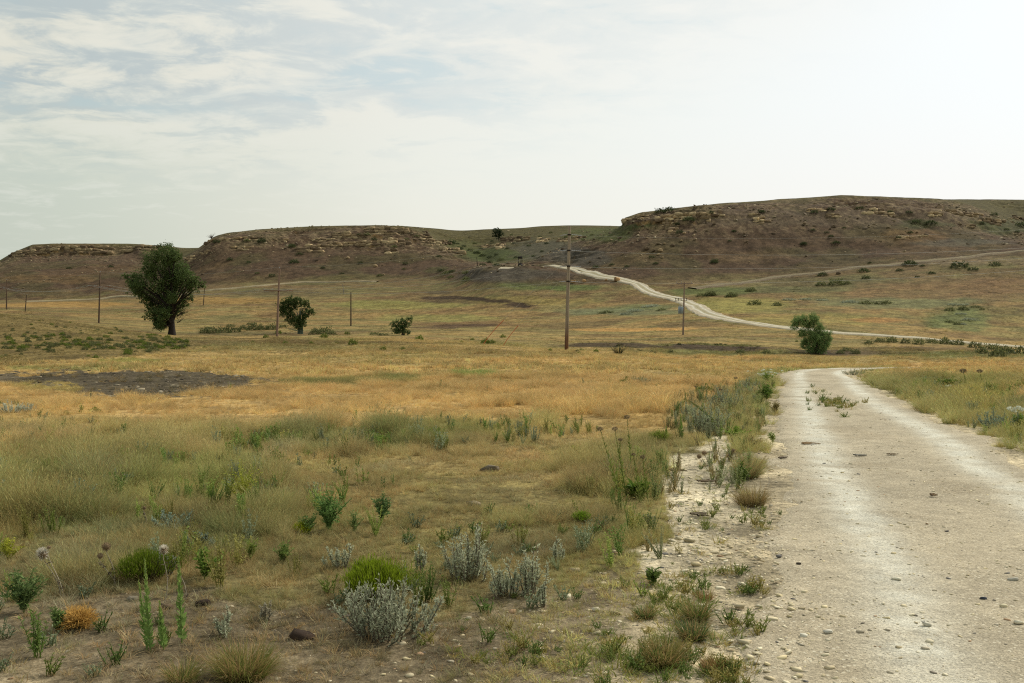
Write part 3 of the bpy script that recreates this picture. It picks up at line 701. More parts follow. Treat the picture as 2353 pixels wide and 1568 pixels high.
def forb(n, h, nl, ll, lw, spread=.3):
    """a few upright leafy stems"""
    a = MA()
    for i in range(n):
        az = rs.uniform(0, 2 * math.pi); ln = rs.uniform(.05, spread); H = h * rs.uniform(.6, 1.1)
        t = np.linspace(0, 1, 6)[:, None]; base = np.array([rs.normal(0, .02), rs.normal(0, .02), 0])
        P = base + np.array([math.cos(az) * ln, math.sin(az) * ln, 1.]) * t * H
        a.tube(P, np.linspace(.004, .0015, 6), 3, (.8, .8, .6))
        tt = rs.uniform(.1, 1, nl)[:, None]; Q = base + np.array([math.cos(az) * ln, math.sin(az) * ln, 1.]) * tt * H
        a2 = rs.uniform(0, 2 * math.pi, nl); D = np.stack([np.cos(a2), np.sin(a2), rs.uniform(.3, 1.1, nl)], -1)
        a.leaves(Q, D, ll * rs.uniform(.6, 1.1, nl) * (1.15 - .5 * tt[:, 0]), lw, np.ones((nl, 3)) * rs.uniform(.75, 1.25, (nl, 1)))
    return a
def litter(n, r_, L):
    a = MA(); an = rs.uniform(0, 2 * math.pi, n); rr = r_ * np.sqrt(rs.uniform(0, 1, n))
    P = np.stack([rr * np.cos(an), rr * np.sin(an), rs.uniform(.003, .03, n)], -1)
    a.blades(P, rs.uniform(0, 6.28, n), np.full(n, 1.35), L * rs.uniform(.4, 1.2, n), .003, rs.uniform(-.1, .5, n), np.array([1.15, 1.0, .8]) * rs.uniform(.6, 1.35, (n, 1)), 3)
    return a
def templates(name, builds, mat):
    c = bpy.data.collections.new(name)
    for i, a in enumerate(builds):
        o = a.obj('%s_%02d' % (name, i), mat, link=False); c.objects.link(o)
    return c, len(builds)
def scatter_group(col):
    g = bpy.data.node_groups.new('scatter_' + col.name, 'GeometryNodeTree')
    g.interface.new_socket('Geometry', in_out='INPUT', socket_type='NodeSocketGeometry'); g.interface.new_socket('Geometry', in_out='OUTPUT', socket_type='NodeSocketGeometry')
    t = NT(g); gi = t.new('NodeGroupInput'); go = t.new('NodeGroupOutput')
    ci = t.new('GeometryNodeCollectionInfo'); ci.inputs['Collection'].default_value = col; ci.inputs['Separate Children'].default_value = True; ci.inputs['Reset Children'].default_value = True
    ip = t.new('GeometryNodeInstanceOnPoints'); t.link(gi.outputs[0], ip.inputs['Points']); t.link(ci.outputs[0], ip.inputs['Instance']); ip.inputs['Pick Instance'].default_value = True
    def na(nm, ty):
        n = t.new('GeometryNodeInputNamedAttribute', data_type=ty); n.inputs['Name'].default_value = nm
        return n.outputs['Attribute']
    t.link(na('idx', 'INT'), ip.inputs['Instance Index'])
    er = t.new('FunctionNodeEulerToRotation'); t.link(na('rot', 'FLOAT_VECTOR'), er.inputs[0]); t.link(er.outputs[0], ip.inputs['Rotation'])
    t.link(na('scl', 'FLOAT_VECTOR'), ip.inputs['Scale'])
    t.link(ip.outputs[0], go.inputs[0])
    return g
def scatter(name, col, P, idx, rot, scl, tint, label):
    me = bpy.data.meshes.new(name); n = len(P); me.vertices.add(n); me.vertices.foreach_set('co', np.asarray(P, np.float32).ravel())
    a = me.attributes.new('idx', 'INT', 'POINT'); a.data.foreach_set('value', np.asarray(idx, np.int32))
    a = me.attributes.new('rot', 'FLOAT_VECTOR', 'POINT'); a.data.foreach_set('vector', np.asarray(rot, np.float32).ravel())
    a = me.attributes.new('scl', 'FLOAT_VECTOR', 'POINT'); a.data.foreach_set('vector', np.asarray(scl, np.float32).ravel())
    a = me.attributes.new('itint', 'FLOAT_COLOR', 'POINT'); c4 = np.ones((n, 4), np.float32); c4[:, :3] = tint; a.data.foreach_set('color', c4.ravel())
    o = bpy.data.objects.new(name, me); COL.objects.link(o)
    md = o.modifiers.new('scatter', 'NODES'); md.node_group = scatter_group(col)
    tag(o, label, kind='stuff'); return o

# wedge-shaped band of ground in view
def band(y0, y1, n, margin=1.10):
    if y1 <= 40: margin = 1.36; n = int(n * 1.2)
    Yv = np.sqrt(rs.uniform(y0 ** 2, y1 ** 2, n)); Xv = rs.uniform(-.515 * margin, .515 * margin, n) * Yv
    return Xv, Yv
def on_road(Xv, Yv):
    D, S = dist_line(Xv, Yv, ROAD1, 6); return D
# how tall the grass stands, read off the photo
HGT = [(200, 1120, 480, 110, .34), (460, 1200, 220, 90, .28), (780, 1010, 260, 38, .36), (1150, 990, 220, 30, .28), (1420, 1090, 140, 80, .26), (1330, 1230, 190, 60, .16), (300, 1010, 500, 40, .26), (2280, 980, 260, 80, .34),
       (2100, 900, 140, 30, .30), (1400, 930, 220, 30, .24), (1730, 1000, 60, 110, .22), (100, 1290, 300, 70, .24), (100, 890, 260, 24, .12), (1640, 940, 80, 60, .22), (2300, 880, 120, 30, .30), (150, 780, 330, 50, .09)]
def gheight(px, py):
    h = np.interp(py, [700, 780, 830, 880, 960, 1020, 1100, 1250, 1400, 1600], [.16, .17, .22, .20, .15, .15, .12, .10, .08, .08])
    for cx_, cy_, rx, ry, hh in HGT:
        k = ((px - cx_) / rx) ** 2 + ((py - cy_) / ry) ** 2; wt = 1 - ss(k, .4, 1.5); h = h * (1 - wt) + hh * wt
    return h

g_near = [tuft(54, .10, 1, .009, .34, .75, 4, .6, .16) for _ in range(5)] + [tuft(60, .16, 1, .015, .5, .9, 3, .75, .06) for _ in range(4)]
g_low = [tuft(30, .5, 1, .055, .8, .8, 3, .9) for _ in range(4)] + [litter(26, 1.3, 1.6) for _ in range(3)]
g_far = [tuft(30, .42, 1, .07, .35, .6, 2, .6, .2) for _ in range(6)]
g_forb = [forb(4, .22, 16, .035, .012) for _ in range(4)] + [forb(9, .10, 8, .03, .010, .9) for _ in range(3)]
g_forb += [forb(7, .34, 34, .045, .012, .35) for _ in range(4)] + [forb(12, .26, 40, .022, .007, .5) for _ in range(3)]
col_t, _ = templates('grass_template', g_near + g_low + g_far + g_forb, m_grass)
iN, iL, iF, iB = 0, len(g_near), len(g_near) + len(g_low), len(g_near) + len(g_low) + len(g_far)

P_all = []; I_all = []; R_all = []; S_all = []; T_all = []
def push(Xv, Yv, Zv, idx, sc, tint, tilt=.12):
    n = len(Xv)
    P_all.append(np.stack([Xv, Yv, Zv], -1)); I_all.append(np.asarray(idx))
    R_all.append(np.stack([rs.normal(0, tilt, n), rs.normal(0, tilt, n), rs.uniform(0, 6.28, n)], -1))
    S_all.append(sc if np.ndim(sc) == 2 else np.repeat(np.asarray(sc)[:, None], 3, 1)); T_all.append(tint)
GB = 2.0     # blades are brighter than the land as a whole: a sward shades itself
def grasses(y0, y1, n, kind):
    Xv, Yv = band(y0, y1, n); n = len(Xv)
    col, grow, z, s, px, py = land(Xv, Yv, True)
    D = on_road(Xv, Yv); h = gheight(px, py)
    clump = fbm(Xv / .9, Yv / .9, 3, 101)
    pr = np.clip(grow * (.30 + .70 * ss(clump, .32, .56)), 0, 1) if kind != 'far' else grow * (.55 + .45 * ss(clump, .3, .5))
    lim = half_w(np.hypot(Xv, Yv)) + .12 + (vn(Xv / .5, Yv / .5, 7) - .5) * .6
    ok = (rs.uniform(0, 1, n) < pr) & (D > lim) & (s < .8)
    Xv, Yv, z, col, h, px, py, grow, D = [a[ok] for a in (Xv, Yv, z, col, h, px, py, grow, D)]; n = len(Xv)
    lum = (col * np.array([.3, .6, .1])).sum(-1, keepdims=True); tint = lum + (col - lum) * .86
    cw = .35 + Yv / 55; cell = _h(np.floor(Xv / cw + 1.3 * vn(Xv / cw, Yv / cw, 105)), np.floor(Yv / cw + 1.3 * vn(Xv / cw, Yv / cw, 106)), 107)
    h = h * (.45 + 1.0 * cell ** 1.3) * (.70 + .6 * fbm(Xv / 2.6, Yv / 2.6, 3, 103)) * np.where(py > 950, .84, 1)
    cc_ = _h(np.floor(Xv / cw / 1.4 + vn(Xv / cw, Yv / cw, 108)), np.floor(Yv / cw / 1.4), 109)[:, None]; lu_ = tint.mean(-1, keepdims=True)
    alt = np.where(cc_ < .22, np.array([1.32, 1.02, .58]), np.where(cc_ < .55, np.array([1.0, 1.12, .52]), np.where(cc_ < .68, np.array([.98, 1.08, .86]), np.array([1.12, 1.06, .62])))) * lu_ * np.where(cc_ < .22, 1.12, np.where(cc_ < .68, .88, .92))
    mixw = np.interp(py, [760, 840, 940, 1020], [.22, .10, .08, .38])[:, None]; tint = tint * (1 - mixw) + alt * mixw
    rw = (1 - ss(D, half_w(np.hypot(Xv, Yv)) + .7, half_w(np.hypot(Xv, Yv)) + 1.5))[:, None]; tint = tint * (1 - rw) + np.array(lin(120, 118, 80)) * rw
    tint = tint * GB * np.interp(py, [900, 1020], [1.0, 1.18])[:, None] * rs.uniform(.62, 1.38, (n, 1)) * (.8 + .4 * vn(Xv / (.3 + Yv / 60), Yv / (.3 + Yv / 60), 104)[:, None])
    sr = (rs.uniform(0, 1, (n, 1)) < .30) & (py[:, None] > 800); tint = np.where(sr, tint * .5 + lin(184, 156, 112) * np.array([.5]), tint)
    if kind == 'near':
        tall = h > .17; idx = np.where(tall, iN + rs.randint(0, 5, n), iN + 5 + rs.randint(0, 4, n)); sc = h * rs.uniform(.6, 1.35, n)
        low = ((grow < .7) & (rs.uniform(0, 1, n) < .55)) | ((h < .13) & (rs.uniform(0, 1, n) < .35)); idx = np.where(low, iL + rs.randint(0, 4, n), idx); sc = np.where(low, rs.uniform(.04, .09, n) * np.interp(Yv, [8, 15], [1, 1.5]), sc)
        push(Xv, Yv, z, idx, sc, tint)
    elif kind == 'mid':
        idx = np.where(rs.uniform(0, 1, n) < .6, iN + rs.randint(0, 5, n), iN + 5 + rs.randint(0, 4, n)); hh = np.maximum(h, .09) * rs.uniform(.7, 1.4, n)
        wide = 1 + (Yv - 14) / 26
        push(Xv, Yv, z, idx, np.stack([hh * wide, hh * wide, hh], -1), tint)
    else:
        idx = iF + rs.randint(0, 6, n); hh = np.maximum(h, .08) * rs.uniform(.55, 1.25, n); wide = np.interp(Yv, [35, 120, 300], [1.0, 2.2, 4.5]) * rs.uniform(.7, 1.4, n)
        hh = hh * np.interp(Yv, [35, 120, 300], [.95, .8, .75])
        push(Xv, Yv, z, idx, np.stack([hh * wide, hh * wide, hh], -1), np.clip(tint, 0, .8))
grasses(3.3, 9, 21000, 'near'); grasses(9, 17, 32000, 'near'); grasses(17, 38, 46000, 'mid'); grasses(38, 125, 62000, 'far'); grasses(125, 320, 30000, 'far')
# litter and forbs
Xv, Yv = band(3.3, 13, 13000); col, grow, z, s, px, py = land(Xv, Yv, True); D = on_road(Xv, Yv); ok = (D > 2.3) & (grow > .06)
Xv, Yv, z, col = Xv[ok], Yv[ok], z[ok], col[ok]; n = len(Xv)
push(Xv, Yv, z, iL + 4 + rs.randint(0, 3, n), rs.uniform(.06, .14, n), np.tile(np.array(lin(176, 150, 108)), (n, 1)) * rs.uniform(.6, 1.2, (n, 1)), .03)
Xv, Yv = band(3.3, 34, 9000); col, grow, z, s, px, py = land(Xv, Yv, True); D = on_road(Xv, Yv)
fw = ss(fbm(Xv / 2.5, Yv / 2.5, 3, 111), .50, .62) * np.interp(py, [850, 900, 960, 1000, 1400, 1560], [.3, .1, .1, .5, .6, .8]); ok = (D > 2.1) & (grow > .1) & (rs.uniform(0, 1, len(Xv)) < fw)
Xv, Yv, z = Xv[ok], Yv[ok], z[ok]; n = len(Xv); gc = np.array([lin(96, 116, 62), lin(120, 132, 66), lin(122, 132, 104)])[rs.randint(0, 3, n)]
push(Xv, Yv, z, np.where(Yv < 9, iB + 4 + rs.randint(0, 3, n), iB + rs.randint(0, 7, n)), rs.uniform(.4, 1.2, n), gc * rs.uniform(.8, 1.5, (n, 1)))
Xv, Yv = band(4.5, 32, 26000); col, grow, z, s, px, py = land(Xv, Yv, True); D = on_road(Xv, Yv)
thk = np.zeros(len(Xv))
for cx_, cy_, rx, ry, k_ in [(300, 1150, 420, 120, .30), (120, 1310, 260, 80, .6), (450, 1290, 220, 60, .6), (760, 1200, 110, 60, .5), (780, 1030, 240, 26, .8), (1150, 1000, 200, 20, .4), (1460, 1120, 110, 60, .30), (1640, 960, 110, 60, .28), (1735, 960, 50, 110, .34), (1690, 1080, 60, 70, .25), (1500, 1230, 80, 50, .25), (2250, 900, 200, 30, .5), (2280, 980, 160, 50, .25), (60, 1460, 160, 70, .14), (1250, 1300, 200, 60, .2), (1060, 1340, 160, 60, .15)]:
    thk = np.maximum(thk, k_ * (1 - ss(((px - cx_) / rx) ** 2 + ((py - cy_) / ry) ** 2, .5, 1.6)))
ok = (rs.uniform(0, 1, len(Xv)) < thk * ss(fbm(Xv / .8, Yv / .8, 3, 112), .40, .56)) & (D > half_w(Yv) + .15)
Xv, Yv, z, px = Xv[ok], Yv[ok], z[ok], px[ok]; n = len(Xv); verge = (px > 1480) & (px < 1900)
gc = np.where(verge[:, None], np.array([lin(112, 122, 76), lin(134, 138, 108), lin(142, 130, 94), lin(104, 116, 66)])[rs.randint(0, 4, n)], np.array([lin(100, 120, 62), lin(122, 134, 70), lin(124, 132, 106), lin(136, 132, 76)])[rs.randint(0, 4, n)])
push(Xv, Yv, z, iB + 7 + rs.randint(0, 7, n), rs.uniform(.35, 1.0, n), gc * 1.45 * rs.uniform(.7, 1.35, (n, 1)))
# little weeds on the crown of the road and its shoulder
rp = []
for cx_, cy_, rx, ry, k in [(1925, 932, 55, 12, 70), (1880, 905, 26, 5, 16), (1866, 892, 6, 3, 6), (1830, 858, 8, 3, 8), (1905, 925, 26, 5, 20), (1700, 1320, 40, 6, 10), (1720, 1365, 40, 8, 12), (1740, 1195, 40, 30, 22), (1560, 1370, 80, 70, 60), (1620, 1180, 70, 70, 30), (1700, 1450, 50, 40, 22), (1500, 1520, 160, 60, 110), (1660, 1560, 70, 40, 40), (1940, 960, 14, 4, 4), (1240, 1500, 300, 60, 60)]:
    for _ in range(k):
        p = hit(cx_ + rs.normal() * rx * .5, cy_ + rs.normal() * ry * .5); rp.append(p)
n = len(rp); rp = np.array([p[:] for p in rp]); gc = np.array([lin(92, 108, 56), lin(112, 118, 62), lin(140, 130, 80)])[rs.randint(0, 3, n)]
push(rp[:, 0], rp[:, 1], rp[:, 2] + .01, np.where(rs.uniform(0, 1, n) < .5, iL + rs.randint(0, 4, n), iB + 4 + rs.randint(0, 3, n)), np.where(rs.uniform(0, 1, n) < .5, .06, .09) * rs.uniform(.6, 1.5, n) * np.interp(rp[:, 1], [9, 22], [1, 1.7]), gc * 1.5)
S_all[-1] = np.where((I_all[-1] >= iB)[:, None], S_all[-1] * 7, S_all[-1])
scatter('grass', col_t, np.vstack(P_all), np.concatenate(I_all), np.vstack(R_all), np.vstack(S_all), np.clip(np.vstack(T_all), .01, .95), 'dry and green prairie grass with small weeds')

# ---- gravel and rubble
st_b = []
for i in range(8):
    a = MA(); a.rock((1, rs.uniform(.6, .9), rs.uniform(.22, .42)), (1, 1, 1), 1, rs.uniform(.3, .9), None, (0, 0, 0), 0, 2.2); st_b.append(a)
col_s, _ = templates('stone_template', st_b, m_stone)
P_all, I_all, R_all, S_all, T_all = [], [], [], [], []
def stones(Xv, Yv, lo, hi, pw, cols, lift=0.0):
    n = len(Xv); z = ground_z(Xv, Yv); D = on_road(Xv, Yv); z = z + np.where(D < 1.8, .012 + .0009 * np.hypot(Xv, Yv), 0) + lift
    sc = lo + (hi - lo) * rs.uniform(0, 1, n) ** pw * np.where(vn(Xv * 3, Yv * 3, 9) > .5, 1, .6)
    push(Xv, Yv, z + sc * .04, rs.randint(0, 8, n), sc, np.array(cols)[rs.randint(0, len(cols), n)] * rs.uniform(.9, 1.4, (n, 1)), .15)
pale = [lin(188, 176, 146), lin(200, 190, 164), lin(178, 164, 134), lin(170, 160, 140), lin(192, 178, 142)]
mixd = pale * 4 + [lin(120, 112, 100), lin(108, 104, 100), lin(160, 132, 104)]
Xv, Yv = band(3.4, 24, 110000); D = on_road(Xv, Yv); ok = (D < 2.4) & (rs.uniform(0, 1, len(Xv)) < np.interp(Yv, [4, 9, 24], [1, .6, .06])) & (rs.uniform(0, 1, len(Xv)) < .35 + .65 * ss(fbm(Xv / .8, Yv / .8, 3, 131), .4, .6)); stones(Xv[ok], Yv[ok], .006, .042, 6, mixd)
Xv, Yv = band(4, 24, 60000); col, grow, z, s, px, py = land(Xv, Yv, True); ok = (grow < .2) & (on_road(Xv, Yv) > 1.2); stones(Xv[ok], Yv[ok], .010, .065, 3.6, pale)
Xv, Yv = band(3.4, 10, 16000); col, grow, z, s, px, py = land(Xv, Yv, True); ok = (grow < .6) & (on_road(Xv, Yv) > 1.8) & (rs.uniform(0, 1, len(Xv)) < np.interp(px, [300, 900, 1300, 1600], [.10, .3, .8, 1])); stones(Xv[ok], Yv[ok], .006, .05, 3.5, mixd)
Xv, Yv = band(24, 46, 2600); px = CX + FPX * Xv / Yv; py = HY + EYE * FPX / Yv; ok = inpoly(px, py, BURN); stones(Xv[ok], Yv[ok], .04, .22, 2.5, [lin(138, 128, 108), lin(100, 92, 78), lin(70, 62, 52)])
scatter('gravel', col_s, np.vstack(P_all), np.concatenate(I_all), np.vstack(R_all), np.vstack(S_all), np.clip(np.vstack(T_all), .01, .95), 'loose pale limestone gravel on the road and bare soil')
P_all, I_all, R_all, S_all, T_all = [], [], [], [], []
n = 60000; Yv = rs.uniform(290, 620, n); Xv = rs.uniform(-.57, .57, n) * Yv; z, s, m, px, yq = ground_z(Xv, Yv, True)
pr = (ss(s, .2, 2.2) * (1 - ss(s, 3.7, 4.1)) + .6 * ss(s, 5.1, 5.4) * (1 - ss(s, 5.7, 6))) * ss(fbm(Xv / 12, Yv / 12, 3, 121), .42, .62) + .03 * ss(s, 0, .5) * (1 - ss(s, 3.5, 4))
ok = rs.uniform(0, 1, n) < pr * .45; Xv, Yv, s = Xv[ok], Yv[ok], s[ok]; n = len(Xv); z = ground_z(Xv, Yv)
sc = .35 + 1.3 * rs.uniform(0, 1, n) ** 4
push(Xv, Yv, z, rs.randint(0, 8, n), sc, np.array([lin(150, 132, 102), lin(128, 112, 88), lin(108, 94, 76), lin(160, 146, 118)])[rs.randint(0, 4, n)] * rs.uniform(.7, 1.1, (n, 1)), .35)
scatter('rubble', col_s, np.vstack(P_all), np.concatenate(I_all), np.vstack(R_all), np.vstack(S_all), np.clip(np.vstack(T_all), .01, .95), 'loose rock rubble strewn over the mesa slopes')
# ================================================================ things
def empty(name, loc, label=None, cat=None, group=None, rz=0.0):
    o = bpy.data.objects.new(name, None); COL.objects.link(o); o.location = loc; o.rotation_euler = (0, 0, rz); o.empty_display_size = .2
    return tag(o, label, cat, group)
def kids(o): return [c for c in bpy.data.objects if c.parent is o]
def copy_thing(src, ch, loc, rz, sc, label, group=None):
    c = src.copy(); COL.objects.link(c); c.location = loc; c.rotation_euler = (0, 0, rz); c.scale = sc if np.ndim(sc) else (sc, sc, sc)
    c['label'] = label
    if group: c['group'] = group
    for k in ch:
        d = k.copy(); COL.objects.link(d); d.parent = c
    return c
def gcol(*c): return np.array(lin(*c))

# ---------------------------------------------------------------- trees
def lobe_tree(name, base, lobes, mpp, bx, by, label, cat, leafc, barkc, leaf=.2, dens=1.0, trunks=((0, .45),), depth=.6, droop=0.0, twigs=None, group=None, aspect=.5, trunk_top=.35):
    """crown grown lobe by lobe round real limbs; lobes are (x, y, r) measured on the photo, mpp metres per unit"""
    root = empty(name, base, label, cat, group)
    L = [((x - bx) * mpp, (by - y) * mpp, r * mpp * 1.0) for x, y, r in lobes]
    H = max(z + r for _, z, r in L)
    wood = MA(); lv = MA()
    for tx, tr in trunks:
        lean = rs.normal(0, .05 * H)
        P = np.array([[tx, 0, -.3], [tx * 1.02, 0, .06 * H], [tx * 1.1 + lean * .3, .05, .18 * H], [tx * 1.3 + lean * .6, .08, trunk_top * H], [tx * 1.4 + lean, .1, (trunk_top + .18) * H]])
        wood.tube(P, [tr * 1.35, tr, tr * .82, tr * .6, tr * .35], 9, barkc)
    for x, z, r in L:
        yo = rs.uniform(-1, 1) * depth * (r + .25 * H * (1 - abs(x) / (H + 1e-6)) * .5)
        tx, tr = trunks[rs.randint(len(trunks))]
        z0 = min(max(.10 * H, z * .45), trunk_top * H * 1.25)
        A = np.array([tx * (1 + .3 * z0 / (trunk_top * H)), .05, z0]); B = np.array([x, yo, z]); M = (A + B) / 2 + np.array([-.10 * (x - A[0]), 0, .08 * (z - A[2])]) + rs.normal(0, .04 * H, 3) * .3
        t = np.linspace(0, 1, 7)[:, None]; P = (1 - t) ** 2 * A + 2 * t * (1 - t) * M + t * t * B
        wood.tube(P, np.linspace(tr * .42, tr * .07, 7), 6, barkc)
        nc = max(4, int(dens * 26 * (r / leaf) ** 2 / 22))
        d = nrm(rs.normal(size=(nc, 3))); rr = r * rs.uniform(.25, 1.0, nc) ** .6
        Cc = B + d * rr[:, None] * np.array([1, .9, .92])
        for c_ in Cc[: max(3, nc // 5)]:
            t4 = np.linspace(0, 1, 4)[:, None]; S0 = P[4] * .5 + B * .5
            wood.tube(S0 * (1 - t4) + c_ * t4 + rs.normal(0, .03 * r, (4, 3)), np.linspace(tr * .06 + .008, .006, 4), 4, barkc)
        ns = max(3, int(5 + r * 2)); ds = nrm(rs.normal(size=(ns, 3))); Cs = B + ds * r * rs.uniform(1.0, 1.32, (ns, 1)); Cc = np.vstack([Cc, Cs]); d = np.vstack([d, ds]); nc = nc + ns
        m = 14; rc = r * .17 + leaf * .4
        Q = np.repeat(Cc, m, 0) + rs.normal(0, 1, (nc * m, 3)) * rc * .55
        D = nrm(rs.normal(size=(nc * m, 3)) + np.array([0, 0, -droop]) + np.repeat(d, m, 0) * .6)
        cb = np.repeat(rs.uniform(.75, 1.25, (nc, 1)), m, 0) * rs.uniform(.75, 1.25, (nc * m, 1))
        lv.leaves(Q, D, leaf * rs.uniform(.7, 1.3, nc * m), leaf * aspect * 1.5, leafc * cb)
    if twigs:
        for x, y, x2, y2, n in twigs:
            A = np.array([(x - bx) * mpp, .1, (by - y) * mpp]); B = np.array([(x2 - bx) * mpp, -.6, (by - y2) * mpp])
            for _ in range(n):
                E = B + rs.normal(0, .13, 3) * np.linalg.norm(B - A); t = np.linspace(0, 1, 6)[:, None]
                M = (A + E) / 2 + rs.normal(0, .07, 3) * np.linalg.norm(B - A); Pq = (1 - t) ** 2 * A + 2 * t * (1 - t) * M + t * t * E
                wood.tube(Pq, np.linspace(.040, .010, 6), 4, barkc * 1.6)
                for q in Pq[2:]:
                    wood.tube(np.array([q, q + rs.normal(0, .12, 3) * np.linalg.norm(B - A)]), [.018, .006], 3, barkc * 1.6)
    wood.obj('trunk', m_stem, root, smooth=True); lv.obj('crown', m_leaf, root)
    return root
BARK = gcol(72, 62, 52)
p = hit(395, 768); p.y = 150; p = at(395, 150)
LOB = [(600, 1330, 85), (700, 1320, 80), (520, 1180, 90), (980, 1000, 85), (1180, 720, 95), (330, 760, 120), (880, 1130, 80), (800, 1020, 110), (760, 900, 120), (880, 620, 120), (780, 1150, 70), (930, 780, 80), (620, 700, 110), (400, 960, 80), (600, 1150, 100), (760, 230, 190), (560, 300, 140), (900, 250, 110), (700, 430, 230), (450, 430, 110), (900, 470, 170), (300, 640, 170), (210, 640, 90), (110, 560, 35), (520, 560, 110), (1080, 560, 130), (1210, 620, 60), (1300, 680, 60), (800, 620, 200), (270, 790, 90), (500, 850, 170), (700, 790, 110), (1050, 720, 90), (1130, 700, 60), (1040, 880, 80), (560, 1000, 160), (420, 1050, 60), (720, 1040, 150), (560, 1270, 90), (650, 1290, 110), (740, 1170, 90), (870, 900, 90), (380, 880, 90)]
lobe_tree('cottonwood_tree', p, LOB, .0095, 820, 1490, 'tall dark green cottonwood standing alone on the left, crossed by power lines', 'tree', gcol(84, 100, 56), BARK * .4, .21, 1.6, ((0, .50),), .75, trunk_top=.30,
          twigs=[(900, 1180, 1100, 1100, 7), (920, 1080, 1200, 850, 5), (900, 1300, 1000, 1180, 4)])
p = at(690, 165)
L2 = [(600, 760, 110), (500, 830, 90), (700, 730, 110), (820, 720, 90), (900, 760, 70), (1010, 740, 60), (990, 850, 60), (500, 950, 80), (600, 900, 110), (720, 850, 80), (1110, 930, 60), (1060, 950, 50), (940, 970, 60), (640, 1080, 70), (780, 1120, 120), (850, 1190, 100), (900, 1080, 80), (1000, 1020, 60), (700, 980, 70), (940, 1180, 60)]
lobe_tree('poplar_tree', p, L2, .0082, 880, 1385, 'round many-stemmed tree just right of the pole with the long crossarm', 'tree', gcol(80, 96, 50), gcol(96, 106, 92), .20, 1.9, ((0, .16), (.18, .12), (-.2, .12), (.36, .09), (-.4, .08)), .6, trunk_top=.5, twigs=[(860, 1330, 650, 1230, 6)])
p = at(924, 140)
L3 = [(1115, 1095, 42), (1160, 1062, 24), (1200, 1048, 20), (1188, 1088, 22), (1140, 1128, 38), (1098, 1130, 25), (1190, 1148, 18)]
lobe_tree('small_tree', p, L3, .019, 1150, 1168, 'small bushy tree in the middle field between two bare poles', 'tree', gcol(78, 94, 52), BARK, .16, 1.8, ((0, .12), (.2, .08)), .6)
p = at(1874, 115)
L4 = [(1020, 1300, 110), (900, 1200, 100), (1560, 1000, 90), (1550, 1150, 90), (600, 660, 90), (950, 1100, 120), (1250, 1000, 150), (1350, 900, 140), (700, 480, 140), (620, 560, 110), (870, 430, 120), (1080, 380, 110), (1200, 430, 90), (1150, 560, 180), (950, 600, 140), (1350, 650, 100), (1300, 800, 140), (800, 850, 130), (1000, 900, 170), (1150, 1000, 160), (1450, 900, 120), (1530, 850, 75), (1480, 1060, 110), (900, 1060, 90), (1380, 1200, 130), (1300, 1130, 100), (1480, 1220, 90), (1050, 1180, 110), (1200, 1250, 110), (1420, 1320, 90), (1300, 1340, 80), (1120, 1330, 60)]
lobe_tree('willow_tree', p, L4, .00413, 1200, 1420, 'leaning green willow in the creek bed beyond the bend of the road', 'tree', gcol(122, 146, 88), gcol(60, 52, 44), .15, 4.2, ((0, .12), (.14, .10), (.3, .09), (-.12, .07)), .6, aspect=.22, trunk_top=.3)
p = at(1143, 520); p = hit(1146, 553)
lobe_tree('ridge_tree', p, [(1850, 410, 26), (1882, 425, 22), (1838, 432, 16), (1862, 398, 16), (1868, 450, 14)], .3104 / ppm(p), 1870, 478, 'lone dark tree below the skyline in the saddle', 'tree', gcol(56, 66, 42), BARK, .5, 1.6, ((0, .25),), .6)
p = at(486, 488)
a = MA()
for i in range(26):
    an = rs.uniform(0, 6.28); el = rs.uniform(.1, 1.4); ln = rs.uniform(1.4, 3.6); q = np.array([0, 0, rs.uniform(.2, 1.2)])
    e = q + ln * np.array([math.cos(an) * math.cos(el), math.sin(an) * math.cos(el), math.sin(el)]); a.tube([q, (q + e) / 2 + rs.normal(0, .15, 3), e], [.09, .06, .02], 4, gcol(92, 84, 74))
a.tube([(0, 0, -.5), (0, 0, .6), (.1, 0, 1.6)], [.2, .16, .08], 6, gcol(92, 84, 74))
o = a.obj('bare_tree', m_stem); o.location = p; tag(o, 'tiny leafless tree on the left brow of the middle mesa', 'tree')

# ---------------------------------------------------------------- poles and lines
m_wood, t, b = material('weathered_wood', rough=.9, spec=.1)
at_ = t.new('ShaderNodeAttribute', attribute_name='tint', attribute_type='GEOMETRY'); tcn = t.new('ShaderNodeTexCoord'); mp = t.new('ShaderNodeMapping'); mp.inputs['Scale'].default_value = (14, 14, .5); t.link(tcn.outputs['Object'], mp.inputs[0])
n_ = t.ramp(t.noise(mp.outputs[0], 1.2, 5, .7), .3, .7, .55, 1.3); cm = t.new('ShaderNodeCombineXYZ')
for i_ in range(3): t.link(n_, cm.inputs[i_])
t.link(t.mix(1.0, at_.outputs['Color'], cm.outputs[0], 'MULTIPLY'), b.inputs['Base Color'])
m_iron, _, _ = material('dark_iron', gcol(50, 46, 44), .6, metal=.6); m_glass_, _, _ = material('grey_porcelain', gcol(150, 152, 156), .35, spec=.5)
m_wire, _, _ = material('aluminium_wire', gcol(168, 170, 166), .6, metal=.2); m_can, _, _ = material('grey_painted_steel', gcol(140, 152, 160), .45, spec=.4); m_orange, _, _ = material('orange_plastic', gcol(196, 92, 62), .7)
